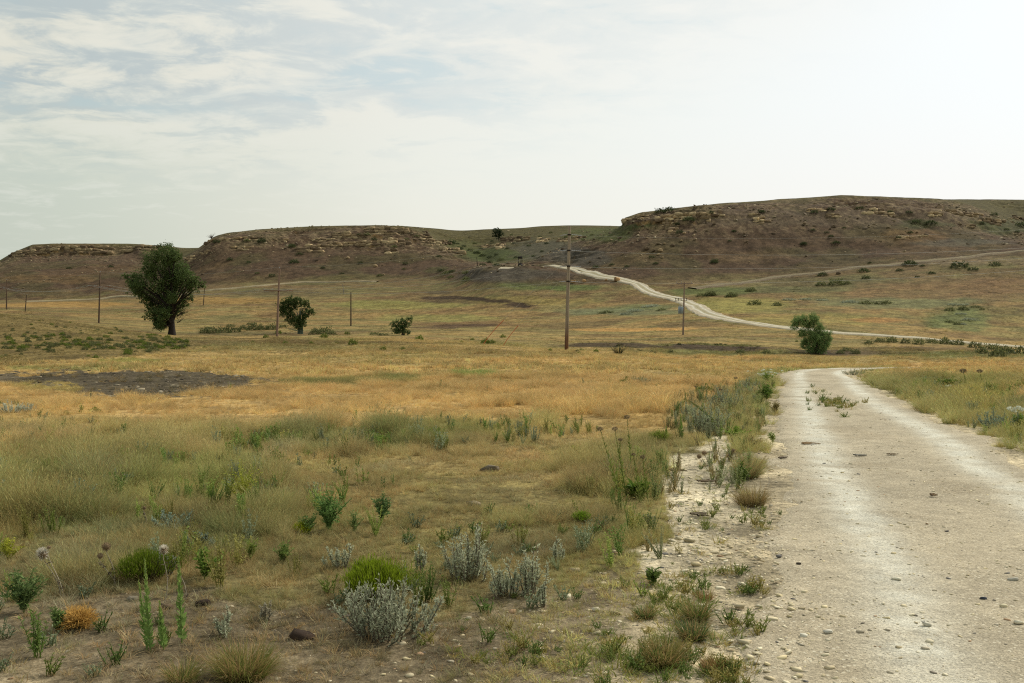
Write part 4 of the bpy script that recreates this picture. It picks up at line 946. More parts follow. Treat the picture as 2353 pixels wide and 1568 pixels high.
def box(a, c, s, col=(.3, .3, .3), rz=0.0):
    c = np.array(c, float); s = np.array(s) / 2
    v = np.array([[x, y, z] for x in (-1, 1) for y in (-1, 1) for z in (-1, 1)]) * s
    cz, sz = math.cos(rz), math.sin(rz); v = np.stack([v[:, 0] * cz - v[:, 1] * sz, v[:, 0] * sz + v[:, 1] * cz, v[:, 2]], -1) + c
    a.add(v, f4=[[0, 1, 3, 2], [4, 6, 7, 5], [0, 4, 5, 1], [2, 3, 7, 6], [0, 2, 6, 4], [1, 5, 7, 3]], c=col)
def pole(px, Yd, top_row, label, r=.14, lean=0.0, arm=None, arm_h=None, name='utility_pole', foot_red=False, group=None, col=(150, 138, 122), rz=0.0, cap=False):
    p = at(px, Yd); H = (HY - top_row) / FPX * Yd + EYE - p.z
    root = empty(name, p, label, 'utility pole', group)
    n = 15; zz = np.linspace(-.5, H, n); xx = lean * (zz / H) * (Yd / FPX); a = MA()
    cc = np.tile(gcol(*col), (n, 1)) * np.linspace(.85, 1.12, n)[:, None]
    if foot_red: cc = cc * (1 - ss(-zz, -3.2, -.6))[:, None] + gcol(108, 76, 54) * ss(-zz, -3.2, -.6)[:, None]
    a.tube(np.stack([xx, 0 * zz, zz], -1), np.linspace(r * 1.22, r * .82, n), 12, np.repeat(cc, 12, 0)); a.obj('shaft', m_wood, root, smooth=True)
    info = dict(root=root, p=p, H=H, tops=[])
    lx = lambda z: lean * (z / H) * (Yd / FPX)
    if arm:
        z0 = arm_h * H; a = MA(); ca, sa = math.cos(rz), math.sin(rz)
        box(a, (lx(z0), -r - .05, z0), (arm, .11, .13), gcol(116, 84, 68), rz); a.obj('crossarm', m_wood, root)
        for sg in (-1, 1):
            b_ = MA(); b_.tube([(lx(z0) + sg * arm * .26 * ca, -r - .12, z0 - .06), (lx(z0), -r - .06, z0 - .75)], .022, 5, gcol(150, 130, 116)); b_.obj('brace', m_wood, root)
        for f in (-.48, -.2, .44):
            q = np.array([lx(z0) + f * arm * ca, -r - .05 + f * arm * sa, z0 + .065]); b_ = MA(); b_.tube([q, q + [0, 0, .09], q + [0, 0, .10], q + [0, 0, .17], q + [0, 0, .22]], [.02, .02, .055, .06, .02], 8); b_.obj('insulator', m_glass_, root)
            info['tops'].append(p + Vector(q + [0, 0, .22]))
    q = np.array([lx(H), 0, H]); 
    if cap:
        b_ = MA(); b_.tube([q, q + [0, 0, .12], q + [0, 0, .14], q + [0, 0, .22], q + [0, 0, .26]], [.02, .02, .06, .06, .02], 8); b_.obj('insulator', m_glass_, root)
    info['top'] = p + Vector(q + [0, 0, .26 if cap else 0]); return info
# the near corner pole with four dead-end bands
MP = pole(1301, 96, 519, 'tall weathered pole with dark bands at the centre, its foot stained red-brown', r=.160, lean=7, foot_red=True)
BANDS = []
for row in (539, 575, 611, 646):
    z0 = (HY - row) / FPX * 96 + EYE - MP['p'].z; x0 = 7 * (z0 / MP['H']) * 96 / FPX
    a = MA(); a.tube([(x0, 0, z0 - .07), (x0, 0, z0 + .07)], .185, 12); bd = a.obj('band', m_iron, MP['root'])
    for sg in (-1, 1):
        b_ = MA(); n = 11; tt = np.linspace(.24, .24 + (.95 if sg > 0 else .6), n); r_ = np.where(np.arange(n) % 2, .055, .02); b_.tube(np.stack([x0 + sg * tt, -.15 * tt if sg > 0 else .10 * tt, z0 - .10 * (tt - .24)], -1), r_, 6); b_.obj('insulator', m_glass_, bd)
    BANDS.append((MP['p'] + Vector((x0 - .85, .1, z0 - .06)), MP['p'] + Vector((x0 + 1.18, -.15, z0 - .10))))
P2 = pole(636, 143, 617, 'tan wooden pole with long crossarm and braces, left of the round tree', r=.145, lean=6, arm=4.2, arm_h=.675, cap=True, col=(134, 112, 98))
P3 = pole(227, 195, 626, 'dark wooden pole with crossarm, between the mound and the cottonwood', r=.14, lean=3, arm=4.2, arm_h=.72, cap=True, rz=rad(6), col=(96, 80, 68))
P4 = pole(15, 300, 643, 'distant pole with crossarm at the left edge of the picture', r=.17, arm=4.0, arm_h=.72, cap=True, col=(104, 86, 72))
P5 = pole(1569, 160, 648, 'pole carrying grey transformers beside the climbing road', r=.13, lean=3, arm=2.6, arm_h=.975, col=(140, 122, 106))
for k, (dx, dz) in enumerate(((-.42, 0), (-.20, .02), (-.62, .03))):
    z0 = P5['H'] * .40 + dz; a = MA(); a.tube([(dx, -.28 if k == 1 else .05, z0), (dx, -.28 if k == 1 else .05, z0 + .04), (dx, -.28 if k == 1 else .05, z0 + 1.05), (dx, -.28 if k == 1 else .05, z0 + 1.15)], [.10, .17, .17, .08], 12); tr_ = a.obj('transformer', m_can, P5['root'], smooth=True)
    b_ = MA(); q = np.array([dx, -.28 if k == 1 else .05, z0 + 1.12]); b_.tube([q, q + [0, 0, .12], q + [0, 0, .22], q + [0, 0, .34]], [.04, .06, .04, .02], 6); b_.obj('bushing', m_glass_, tr_)
P6 = pole(806, 210, 671, 'plain bare post standing in the field right of the round tree', r=.13, col=(88, 76, 64))
P7 = pole(790, 340, 652, 'thin leaning grey pole behind the bare post', r=.10, lean=-3, col=(128, 122, 116)); P8 = pole(791.5, 385, 648, 'faint brown pole beside the thin leaning one', r=.10, col=(98, 84, 72))
P9 = pole(467, 313, 660, 'slim distant pole just right of the cottonwood', r=.12, lean=3, col=(92, 78, 66)); P10 = pole(58, 290, 676, 'short dark pole behind the left mound', r=.13, lean=3, col=(84, 72, 62))
P11 = pole(1097, 372, 590, 'small dark pole on the slope left of the iron headframe', r=.13, lean=-2, col=(64, 54, 46))
nw = [0]
def wire(A, B, sag, label, r=.013, group='power lines'):
    A = Vector(A); B = Vector(B); n = 28; mid = (A + B) / 2; a = MA(); t = np.linspace(0, 1, n)
    P = np.outer(1 - t, np.array(A - mid)) + np.outer(t, np.array(B - mid)); P[:, 2] -= sag * 4 * t * (1 - t)
    a.tube(P, r, 5); o = a.obj('power_line', m_wire, smooth=True); o.location = mid; tag(o, label, 'power line', group); return o
nm = ['uppermost', 'second', 'third', 'lowest']
# corner pole to the right, out of the picture
for k, (row, erow) in enumerate(((539, 519), (575, 562), (611, 583), (646, 610))):
    A = BANDS[k][1]; Yb = 112.0; xb = 2560.0; B = Vector(((xb - CX) / FPX * Yb, Yb, EYE + (HY - erow + 8) / FPX * Yb)); wire(A, B, .85, '%s wire running right from the tall corner pole' % nm[k], .009 if k else .005)
wire(BANDS[0][0], P2['top'], .75, 'uppermost wire from the corner pole to the left pole tip', .010)
ends = sorted(P2['tops'], key=lambda v: v.x)
for k, e_ in ((1, ends[2]), (2, ends[1]), (3, ends[0])): wire(BANDS[k][0], e_, .9, '%s wire from the corner pole to the long crossarm' % nm[k], .014)
for A_, B_, w1, w2 in ((P2, P3, 'left pole with the long crossarm', 'dark pole by the mound'), (P3, P4, 'dark pole by the mound', 'pole at the left edge')):
    wire(A_['top'], B_['top'], .9, 'top wire between %s and %s' % (w1.replace('left pole with the long crossarm', 'crossarm pole'), w2), .010)
    for k, (u, v) in enumerate(zip(sorted(A_['tops'], key=lambda v: v.x), sorted(B_['tops'], key=lambda v: v.x))): wire(u, v, 1.3, '%s arm wire spanning from %s to %s' % (('left', 'middle', 'right')[k], 'crossarm pole' if A_ is P2 else 'mound pole', 'mound pole' if A_ is P2 else 'edge pole'), .020)
P4b = Vector((P4['top'].x - 62, P4['top'].y + 70, P4['top'].z + 3)); wire(P4['top'], P4b, 1.0, 'wire leaving the picture at the left edge', .012)
wire(P10['top'], at(-60, 300, 11), .6, 'faint wire left of the short dark pole', .012); wire(P10['top'], P9['top'], .9, 'faint far wire behind the cottonwood', .010)
# stay wires with orange sleeves
for k, (fx, fr, tx_, tr_, lab) in enumerate(((1110, 789, 1145, 747, 'left'), (1156, 790, 1190, 755, 'right'))):
    g = hit(fx, fr); g = at(fx, 104); zt = BANDS[2 + k][0]
    root = empty('stay_wire', g, '%s stay wire with an orange sleeve, anchored left of the tall pole' % lab, 'stay wire')
    V_ = np.array(zt - g); t = np.linspace(0, 1, 14)[:, None]; cv_ = V_ * t; cv_[:, 2] = V_[2] * (t[:, 0] ** .86)
    a = MA(); a.tube(cv_, .012, 5); a.obj('strand', m_wire, root, smooth=True); a = MA(); a.tube(cv_[:5] * .92 + [0, 0, .02], .028, 8); a.obj('sleeve', m_orange, root, smooth=True)

# ---------------------------------------------------------------- headframe, blocks, fence
p = at(1195, 332); root = empty('iron_headframe', p, 'small dark iron headframe on the pale bench below the saddle', 'headframe'); u = 332 / FPX * .0414      # metres per crop unit
def hx_(x, y): return ((x - 1060) * u, (1080 - y) * u)
def strut(nm_, pts, r, par=root, y=0.0, m=m_iron):
    a = MA(); a.tube([(hx_(*q)[0], y, hx_(*q)[1]) for q in pts], r, 6); return a.obj(nm_, m, par)
for y in (-.4, .4):
    strut('post', [(965, 1080), (960, 460)], .09, y=y); strut('post', [(1150, 1080), (1160, 460)], .13, y=y); strut('brace', [(1070, 820), (1100, 600)], .08, y=y)
a = MA(); box(a, (hx_(1055, 500)[0], 0, hx_(1055, 500)[1]), (230 * u, 1.0, 110 * u)); a.obj('top_platform', m_iron, root)
a = MA(); box(a, (hx_(1120, 430)[0], 0, hx_(1120, 430)[1]), (90 * u, .5, 50 * u)); a.obj('sheave_box', m_iron, root)
a = MA(); box(a, (hx_(1050, 980)[0], 0, .1 + 95 * u), (230 * u, 1.5, 190 * u)); a.rock((1.8, 1.6, 1.6), (.1, .1, .1), 1, .6, 3, (0, 0, 1.0)); a.obj('engine', m_iron, root)
strut('drawbar', [(1170, 1060), (1290, 1040), (1390, 1075)], .08)
for k, (x, y, w_, h_, lab) in enumerate(((1418, 642, 11, 9, 'squared stone block with a dark gap beside the climbing road'), (1317, 647, 10, 7, 'pale squared stone block just right of the tall pole'), (1342, 646, 9, 7, 'second pale stone block, farther right of the tall pole'), (1392, 643, 5, 4, 'smallest stone block, lying by the road edge'))):
    q = hit(x, y + h_ * .4); s_ = q.y / FPX; a = MA(); a.rock((w_ * s_, w_ * s_ * .9, h_ * s_ * 1.1), gcol(178, 142, 100), 2, .95, 40 + k, (0, 0, h_ * s_ * .45))
    if k == 0: a.rock((w_ * s_ * .4, w_ * s_, h_ * s_ * 1.25), gcol(150, 118, 84), 2, .95, 50, (-w_ * s_ * .42, 0, h_ * s_ * .5))
    o = a.obj('stone_block', m_rock); o.location = q; tag(o, lab, 'stone block')
q = hit(1565, 693); root = empty('rail_barrier', q, 'low dark rail barrier at the road edge behind the transformer pole', 'barrier')
for i in range(5):
    a = MA(); a.tube([(-1.3 + i * .65, 0, -.2), (-1.35 + i * .65 + rs.normal() * .05, 0, 1.0)], .06, 6, gcol(50, 40, 34)); a.obj('post', m_stem, root)
for z in (.4, .85):
    a = MA(); a.tube([(-1.5, 0, z), (0, .04, z + .03), (1.5, 0, z - .03)], .045, 6, gcol(50, 40, 34)); a.obj('rail', m_stem, root)

# ---------------------------------------------------------------- rock outcrops and boulders
ROCKC = [gcol(158, 136, 104), gcol(134, 115, 89), gcol(176, 155, 120), gcol(112, 95, 75)]
def ledge(x0, x1, y0, y1, label, n=None, bright=1.0, name='rock_outcrop'):
    """a broken course of blocks bedded in the slope"""
    c = hit((x0 + x1) / 2, (y0 + y1) / 2); s_ = c.y / FPX; a = MA(); hpx = max(y1 - y0, 3); placed = []
    nrow = 1 if hpx < 9 else (2 if hpx < 18 else 3)
    for r_ in range(nrow):
        x = x0
        while x < x1:
            bw = rs.uniform(.7, 1.7) * min(hpx / nrow * 1.1, 12) + 2; bh = hpx / nrow * rs.uniform(.6, 1.15)
            if rs.uniform() < .93:
                yy = y0 + (r_ + .5) * hpx / nrow + rs.uniform(-.2, .2) * hpx / nrow; g = hit(x + bw / 2, yy + bh * .35)
                if abs(g.y - c.y) < 40:
                    g.y = g.y * .6 + c.y * .4 if nrow > 1 else g.y
                    zz = min(EYE - (yy - HY) / FPX * g.y, float(ground_z(np.array([g.x]), np.array([g.y]))[0]) + .45 * bh * s_)
                    w_ = bw * s_ * 1.3; h_ = bh * s_ * 1.1
                    off = np.array([g.x - c.x, g.y - c.y + .25 * w_, zz - c.z])
                    if placed:
                        dd = [np.linalg.norm(off - q_) for q_, _ in placed]; kk = int(np.argmin(dd)); q_, wq = placed[kk]; nn = int(math.ceil(dd[kk] / (.32 * min(w_, wq) + .1)))
                        for t_ in np.linspace(0, 1, min(nn, 14) + 2)[1:-1]: a.rock(np.array([1.2, 1.0, .8]) * min(w_, wq, h_ * 1.6) * rs.uniform(.45, .7), ROCKC[rs.randint(4)] * bright * .68, 1, .7, None, tuple(q_ * (1 - t_) + off * t_))
                    placed.append((off, w_))
                    a.rock((w_, rs.uniform(.6, 1.0) * max(w_, h_), h_ * 1.1), ROCKC[rs.randint(4)] * bright, 1 if bw < 7 else 2, rs.uniform(.6, .95), None, (g.x - c.x, g.y - c.y + .25 * w_, zz - c.z), rs.uniform(-.4, .4))
            x += bw
    o = a.obj(name, m_rock)
    if o: o.location = c; tag(o, label, 'rock outcrop')
def cp(f, L):                         # crops the photo was measured in -> photo rows
    ox, oy = {1: (0, 405.5), 2: (567.7, 405.5), 3: (1135.4, 405.5), 4: (1622.0, 405.5)}[f]
    return [ox + L[0] * .3104, ox + L[1] * .3104, oy + L[2] * .3104, oy + L[3] * .3104]
for f, L, lab, br in [
    (1, (235, 820, 505, 575), 'long layered cliff face under the rim of the far left mesa', .8), (1, (80, 230, 540, 600), 'dark rock nose at the left end of the far left mesa', .6), (1, (900, 1180, 505, 560), 'thin broken ledge right of the far left cliff', .7),
    (1, (1530, 1740, 448, 490), 'ledge at the left shoulder of the middle mesa', .9), (1, (1800, 1910, 440, 480), 'block ledge right of the left shoulder ledge', 1), (1, (2030, 2110, 452, 490), 'squat ledge below the grassy brow of the middle mesa', 1), (1, (2300, 2352, 460, 490), 'small ledge in the middle of the brow', .9),
    (1, (1380, 1430, 580, 640), 'boulder pile beside the crown of the cottonwood', 1.05), (1, (1490, 1560, 545, 580), 'small tan outcrop above the cottonwood', 1), (1, (1710, 1820, 510, 560), 'loose tan outcrop below the left shoulder ledge', .95), (1, (2200, 2352, 525, 570), 'slanting outcrop line below the middle brow', 1),
    (2, (360, 450, 520, 560), 'left end of the slanting lower ledge on the middle mesa', 1), (2, (430, 600, 500, 545), 'lower ledge of tilted slabs on the middle mesa', 1), (2, (600, 800, 480, 520), 'blocky ledge under the tall cliff, left part', 1.1), (2, (800, 1060, 470, 520), 'long pale ledge under the tall cliff, middle part', 1.1), (2, (1050, 1200, 455, 530), 'jumbled ledge under the tall cliff, right part', 1),
    (2, (480, 630, 452, 488), 'upper ledge left of the tall cliff', .95), (2, (630, 870, 405, 465), 'stepped outcrop climbing to the tall cliff', .8), (2, (870, 1070, 368, 440), 'tall layered cliff at the crown of the middle mesa', .8), (2, (1060, 1220, 375, 430), 'broken right half of the tall cliff', .7), (2, (1200, 1340, 400, 460), 'crumbling rim right of the tall cliff', .7),
    (2, (1270, 1400, 455, 520), 'pale outcrop on the right flank of the middle mesa', .95), (2, (1410, 1490, 465, 505), 'small outcrop right of the pale flank outcrop', .9), (2, (1430, 1560, 520, 575), 'lowest outcrop on the right flank, near the gully', .9), (2, (1735, 1850, 500, 530), 'bright sandstone slabs below the lone saddle tree, left', 1.3), (2, (1845, 1895, 492, 545), 'bright sandstone blocks below the lone saddle tree, right', 1.35),
    (2, (1880, 2080, 440, 500), 'grey stony bank right of the lone saddle tree', .65), (2, (2145, 2215, 448, 490), 'brightest orange-tan slab in the saddle', 1.5), (2, (1020, 1075, 530, 585), 'tan rock rib in the brown slope below the pale ledge', 1),
    (3, (465, 545, 455, 490), 'ledge behind the tall pole, left of it', 1.05), (3, (570, 650, 440, 475), 'ledge behind the tall pole, right of it', 1.05),
    (3, (948, 1030, 305, 350), 'sheer stepped end of the right mesa rim', .8), (3, (1030, 1130, 280, 320), 'second step of the right mesa rim', .8), (3, (1195, 1345, 278, 335), 'stacked pale slabs under the right rim', 1.1), (3, (1245, 1340, 335, 372), 'overhanging lower slabs under the stacked ones', 1.15), (3, (1345, 1585, 262, 345), 'orange-brown vertical cliff of the right mesa', .85), (3, (1590, 1680, 275, 300), 'thin shelf right of the orange-brown cliff', .8),
    (3, (1290, 1345, 378, 440), 'toppled pillar blocks below the pale slabs', 1.15), (3, (1890, 1960, 270, 305), 'small ledge above the tilted slab on the right mesa', .8),
    (4, (350, 430, 290, 370), 'tilted pale slab with a shrub on the right mesa', 1.15), (4, (750, 835, 235, 265), 'low white slab on the upper right mesa', 1.2), (4, (835, 890, 228, 265), 'upright pale boulder beside the low white slab', 1.3), (4, (890, 980, 270, 310), 'broken pale rubble under the upright boulder', .9), (4, (1165, 1310, 228, 285), 'overhanging ledge in the middle of the right mesa', 1), (4, (1320, 1380, 265, 305), 'lower right corner blocks of that overhanging ledge', .95),
    (4, (1650, 1740, 262, 300), 'left part of the far ledge on the right mesa', 1), (4, (1730, 1900, 240, 290), 'right part of the far ledge on the right mesa', 1), (4, (1930, 2020, 265, 310), 'knobbly outcrop right of the far ledge', .9), (4, (2020, 2150, 300, 370), 'descending outcrop at the right shoulder', .9), (4, (1920, 1980, 350, 380), 'small tan rocks below the right shoulder', 1.1), (4, (2260, 2352, 285, 350), 'dark rocks at the right edge of the picture', .6),
    (4, (1420, 1480, 435, 470), 'grey-white boulder low on the right mesa', 1.2), (4, (1520, 1590, 430, 462), 'tan boulder right of the grey-white one', 1.1), (4, (1590, 1640, 418, 450), 'thin ledge at the end of the boulder row', .95), (4, (30, 110, 275, 300), 'shelf at the left of the right mesa top', .9)]:
    ledge(*cp(f, L), lab, bright=br * (1.22 if f > 2 else 1.08))
bl = MA(); bl.rock((1, .9, .75), (1, 1, 1), 2, .6, 11); boul = []
for k in range(4):
    a = MA(); a.rock((1, .85, .7), ROCKC[k] * 1.05, 2, rs.uniform(.4, .9), 60 + k); boul.append(a.obj('boulder', m_rock, link=False))
def boulder(x, y, wpx, label, group):
    q = hit(x, y); s_ = wpx * q.y / FPX; c = boul[rs.randint(4)].copy(); COL.objects.link(c); c.location = q + Vector((0, 0, s_ * .2)); c.rotation_euler = (rs.normal() * .15, rs.normal() * .15, rs.uniform(0, 6)); c.scale = (s_, s_, s_ * rs.uniform(.7, 1.1)); tag(c, label, 'boulder', group)
for f, x, y, w_ in [(2, 745, 605, 26), (2, 950, 668, 34), (2, 1008, 728, 20), (2, 607, 590, 14), (2, 1065, 612, 16), (2, 1300, 612, 18), (2, 690, 515, 30), (2, 1160, 505, 30), (2, 305, 478, 16), (2, 190, 515, 16), (2, 575, 660, 16), (2, 1000, 660, 12), (1, 1500, 725, 22), (1, 1560, 560, 22), (1, 1350, 628, 22), (1, 2135, 478, 14), (1, 2020, 515, 16)]:
    b4 = cp(f, (x, x, y, y)); boulder(b4[0], b4[2], w_ * .3104, 'tan boulder lying on the brown slope of the middle mesa', 'boulders on the middle mesa')
for f, x, y, w_ in [(3, 1405, 425, 26), (3, 1060, 445, 18), (3, 1125, 540, 36), (3, 1180, 555, 26), (3, 1228, 555, 36), (3, 1215, 580, 24), (3, 1245, 602, 18), (3, 895, 680, 16), (3, 1385, 480, 20), (3, 1130, 455, 16), (3, 1260, 500, 20), (3, 1320, 515, 30), (3, 1850, 425, 16), (3, 2295, 350, 20), (4, 730, 350, 18), (4, 1700, 555, 12), (4, 320, 635, 10), (4, 680, 655, 12), (4, 935, 630, 10), (4, 60, 355, 22), (4, 285, 425, 12), (4, 1560, 415, 18)]:
    b4 = cp(f, (x, x, y, y)); boulder(b4[0], b4[2], w_ * .3104, 'tan boulder lying on the brown slope of the right mesa', 'boulders on the right mesa')
b4 = cp(4, (979, 979, 722, 722)); boulder(b4[0], b4[2], 11, 'round orange-tan boulder on the bank below the right track', None)

# ---------------------------------------------------------------- shrubs across the land
def shrub_mesh(kind, n=260):
    a = MA(); c = {'dark': gcol(72, 80, 50), 'green': gcol(98, 112, 44), 'sage': gcol(142, 148, 126), 'olive': gcol(100, 104, 66)}[kind]
    d = nrm(rs.normal(size=(n, 3))); d[:, 2] = np.abs(d[:, 2]); rr = rs.uniform(.3, 1, n) ** .5
    lump = 1 + .3 * np.sin(d[:, 0] * 5 + rs.uniform(0, 6)) * np.cos(d[:, 1] * 4 + rs.uniform(0, 6))
    P = d * rr[:, None] * np.array([.5, .5, .62]) * lump[:, None]
    D = nrm(d * .6 + rs.normal(0, .5, (n, 3)) + np.array([0, 0, .7])); a.leaves(P, D, rs.uniform(.12, .24, n), .07, c * rs.uniform(.65, 1.35, (n, 1)))
    for i in range(7):
        e = d[i] * np.array([.4, .4, .5]); a.tube([(0, 0, -.1), e * .5, e], [.02, .014, .006], 3, gcol(80, 70, 56))
    return a
SH = {k: [shrub_mesh(k).obj('shrub', m_leaf, link=False) for _ in range(3)] for k in ('dark', 'green', 'sage', 'olive')}
def shrub(x, y, wpx, kind, label, group, name='shrub', hz=.8):
    q = hit(x, y); s_ = wpx * q.y / FPX; src = SH[kind][rs.randint(3)]; c = src.copy(); c.name = name; COL.objects.link(c)
    c.location = q - Vector((0, 0, .05 * s_)); c.rotation_euler = (0, 0, rs.uniform(0, 6)); c.scale = (s_, s_, s_ * hz * rs.uniform(.85, 1.2)); tag(c, label, 'shrub', group); return c
for f, x, y, w_ in [(1, 1600, 490, 60), (1, 1830, 478, 50), (1, 1930, 490, 60), (1, 2160, 520, 70), (1, 1700, 620, 50), (1, 1840, 640, 40), (1, 510, 680, 40), (1, 820, 670, 40), (2, 110, 480, 60), (2, 330, 525, 50), (2, 390, 580, 60), (2, 830, 435, 40), (2, 890, 435, 50), (2, 940, 470, 50), (2, 1180, 465, 40), (2, 1250, 445, 50), (2, 1090, 525, 50), (2, 350, 640, 70), (2, 700, 720, 40), (2, 840, 645, 40), (2, 1160, 685, 30), (2, 1440, 700, 60), (2, 1520, 705, 50), (2, 1480, 720, 70), (2, 1170, 650, 40), (2, 1420, 595, 40), (2, 1510, 500, 80), (2, 1570, 535, 60), (2, 560, 680, 40), (2, 985, 735, 50), (2, 180, 740, 50), (2, 75, 718, 40), (2, 1620, 720, 60), (2, 1620, 775, 80), (2, 1510, 750, 60), (2, 1850, 660, 60), (2, 1740, 655, 50)]:
    b4 = cp(f, (x, x, y, y)); shrub(b4[0], b4[2], w_ * .3104, 'dark' if rs.uniform() < .6 else 'olive', 'low dark shrub growing on the middle mesa', 'shrubs on the middle mesa', 'slope_shrub', .6)
for f, x, y, w_ in [(3, 1440, 345, 90), (3, 1600, 275, 50), (3, 1350, 355, 50), (3, 1370, 420, 60), (3, 1980, 270, 50), (3, 1230, 265, 90), (3, 1300, 258, 90), (3, 870, 655, 40), (3, 750, 675, 50), (3, 1195, 648, 40), (3, 1165, 600, 50), (3, 1630, 635, 60), (3, 1770, 410, 30), (3, 1740, 480, 30), (3, 2290, 505, 50), (3, 980, 670, 40), (4, 30, 275, 50), (4, 410, 268, 50), (4, 400, 335, 30), (4, 925, 250, 60), (4, 800, 270, 60), (4, 1135, 240, 60), (4, 1235, 265, 40), (4, 1660, 350, 90), (4, 1550, 345, 90), (4, 1510, 420, 50), (4, 1420, 455, 40), (4, 210, 410, 30), (4, 790, 400, 40), (4, 925, 448, 40), (4, 960, 495, 60), (4, 720, 505, 50), (4, 890, 420, 40), (4, 1210, 640, 30), (4, 1020, 385, 30), (4, 2220, 400, 40), (4, 2300, 412, 40), (4, 2040, 355, 40), (4, 1360, 270, 50), (4, 60, 640, 60), (4, 1500, 270, 50), (4, 2130, 290, 60), (4, 2330, 370, 90)]:
    b4 = cp(f, (x, x, y, y)); shrub(b4[0], b4[2], w_ * .3104, 'dark', 'low dark shrub growing on the right mesa', 'shrubs on the right mesa', 'slope_shrub', .6)
for x, y, w_ in [(cp(4, q)[0], cp(4, q)[2], q[1] * .3104) for q in []]: pass
for f, x, y, w_ in [(4, 1170, 705, 90), (4, 1510, 655, 100), (4, 1870, 670, 130), (4, 1970, 690, 80), (4, 2140, 660, 80), (4, 1665, 720, 60), (4, 1600, 665, 40), (4, 1560, 745, 40), (4, 1430, 700, 60), (4, 860, 735, 80), (4, 1180, 755, 70), (4, 960, 800, 120), (4, 1040, 795, 60), (4, 850, 805, 90), (4, 330, 845, 80), (4, 190, 885, 80), (4, 30, 880, 90), (4, 360, 945, 110), (4, 525, 955, 70), (3, 1600, 880, 90), (3, 1530, 885, 80), (3, 1750, 890, 90), (3, 1890, 850, 70), (4, 2040, 985, 40), (4, 1855, 1095, 60), (4, 1900, 985, 90), (4, 1800, 990, 80)]:
    b4 = cp(f, (x, x, y, y)); shrub(b4[0], b4[2], w_ * .3104, 'dark' if y < 760 else 'olive', 'rounded bush on the slope between the right track and the road', 'bushes below the right track', 'slope_bush', .55)
for x, y, w_ in [(773, 790, 9), (810, 792, 17), (880, 804, 12), (964, 781, 14), (1060, 787, 8), (1115, 789, 16), (1130, 789, 12), (797, 768, 10), (655, 790, 10), (925, 804, 10), (1155, 775, 10), (1085, 781, 8), (1264, 806, 8), (1335, 806, 9), (1328, 813, 7), (1369, 808, 9), (1436, 882, 22), (1583, 878, 18), (1618, 899, 27), (1601, 888, 9), (1400, 874, 8), (218, 948, 18), (152, 952, 14), (986, 916, 12), (1520, 826, 8), (715, 790, 8), (1830, 785, 5), (580, 789, 8), (470, 800, 8), (640, 766, 12), (610, 776, 10), (745, 776, 14)]:
    shrub(x, y, w_ * 1.35, 'green', 'small bright green rabbitbrush dotted in the dry middle field', 'rabbitbrush in the middle field', 'rabbitbrush', .8)
k = 0
while k < 240:
    x = rs.uniform(0, 430); y = rs.uniform(735, 825)
    if not inpoly(np.array([x]), np.array([y]), MOUND)[0]: continue
    dn = math.exp(-((y - (782 + .02 * x)) / 20) ** 2) * (.6 + .4 * (x > 200)); dn = max(dn, .10)
    if rs.uniform() > dn: continue
    shrub(x, y, rs.uniform(6, 15) * (1 + (y - 770) / 90), 'green' if rs.uniform() < .45 else 'olive', 'low green rabbitbrush covering the left mound', 'rabbitbrush on the left mound', 'rabbitbrush', .65); k += 1
for x, y, w_ in [(1080, 576, 14), (1095, 582, 16), (1110, 588, 18), (1125, 592, 14), (1140, 586, 12), (1065, 566, 12), (1050, 560, 10), (1105, 572, 10), (1165, 572, 12), (1180, 560, 10), (1200, 552, 12), (1215, 565, 12), (1130, 555, 10), (1240, 545, 10), (1175, 540, 8), (1255, 560, 12), (1150, 598, 16), (1125, 603, 14), (1225, 590, 10), (1300, 545, 10), (1340, 552, 12), (1265, 535, 9), (1360, 540, 10), (1090, 560, 10), (1185, 592, 12), (1245, 578, 10)]:
    shrub(x, y, w_, 'dark' if rs.uniform() < .6 else 'olive', 'dark shrub in the green gully below the saddle', 'shrubs in the saddle gully', 'slope_shrub', .6)
# thickets along the creek
for x, y, w_, h_ in [(470, 765, 26, 1), (490, 765, 30, .9), (515, 764, 34, .9), (540, 762, 30, .9), (480, 755, 20, .7), (560, 757, 26, .8), (585, 758, 34, 1), (605, 757, 30, .9), (625, 757, 30, .9), (650, 752, 20, .8), (725, 768, 30, .9), (745, 767, 36, .9), (760, 768, 28, .7), (575, 745, 20, .6), (530, 750, 22, .6), (860, 768, 24, .5), (880, 770, 26, .5)]:
    shrub(x, y, w_, 'olive', 'bushy willow shrub in the thicket along the left creek', 'creek thicket on the left', 'creek_shrub', h_ * .7)
for x, y, w_ in [(1645, 793, 10), (1655, 792, 9), (1665, 793, 8), (1846, 792, 9), (1500, 812, 16), (1470, 808, 14), (1540, 810, 14), (1945, 806, 24), (1965, 812, 22), (1930, 812, 20), (1995, 790, 22), (2020, 786, 24), (2048, 786, 26), (2080, 788, 22), (2110, 790, 26), (2140, 788, 28), (2170, 790, 30), (2200, 792, 30), (2240, 798, 32), (2280, 806, 40), (2310, 812, 44), (2340, 815, 50), (2290, 820, 40), (2255, 812, 30), (1325, 808, 12), (1560, 792, 10), (1420, 795, 10), (1700, 812, 24), (1760, 815, 26)]:
    shrub(x, y, w_, 'dark' if x < 1700 else 'olive', 'weedy bush along the creek bank on the right', 'creek bushes on the right', 'creek_bush', .7)
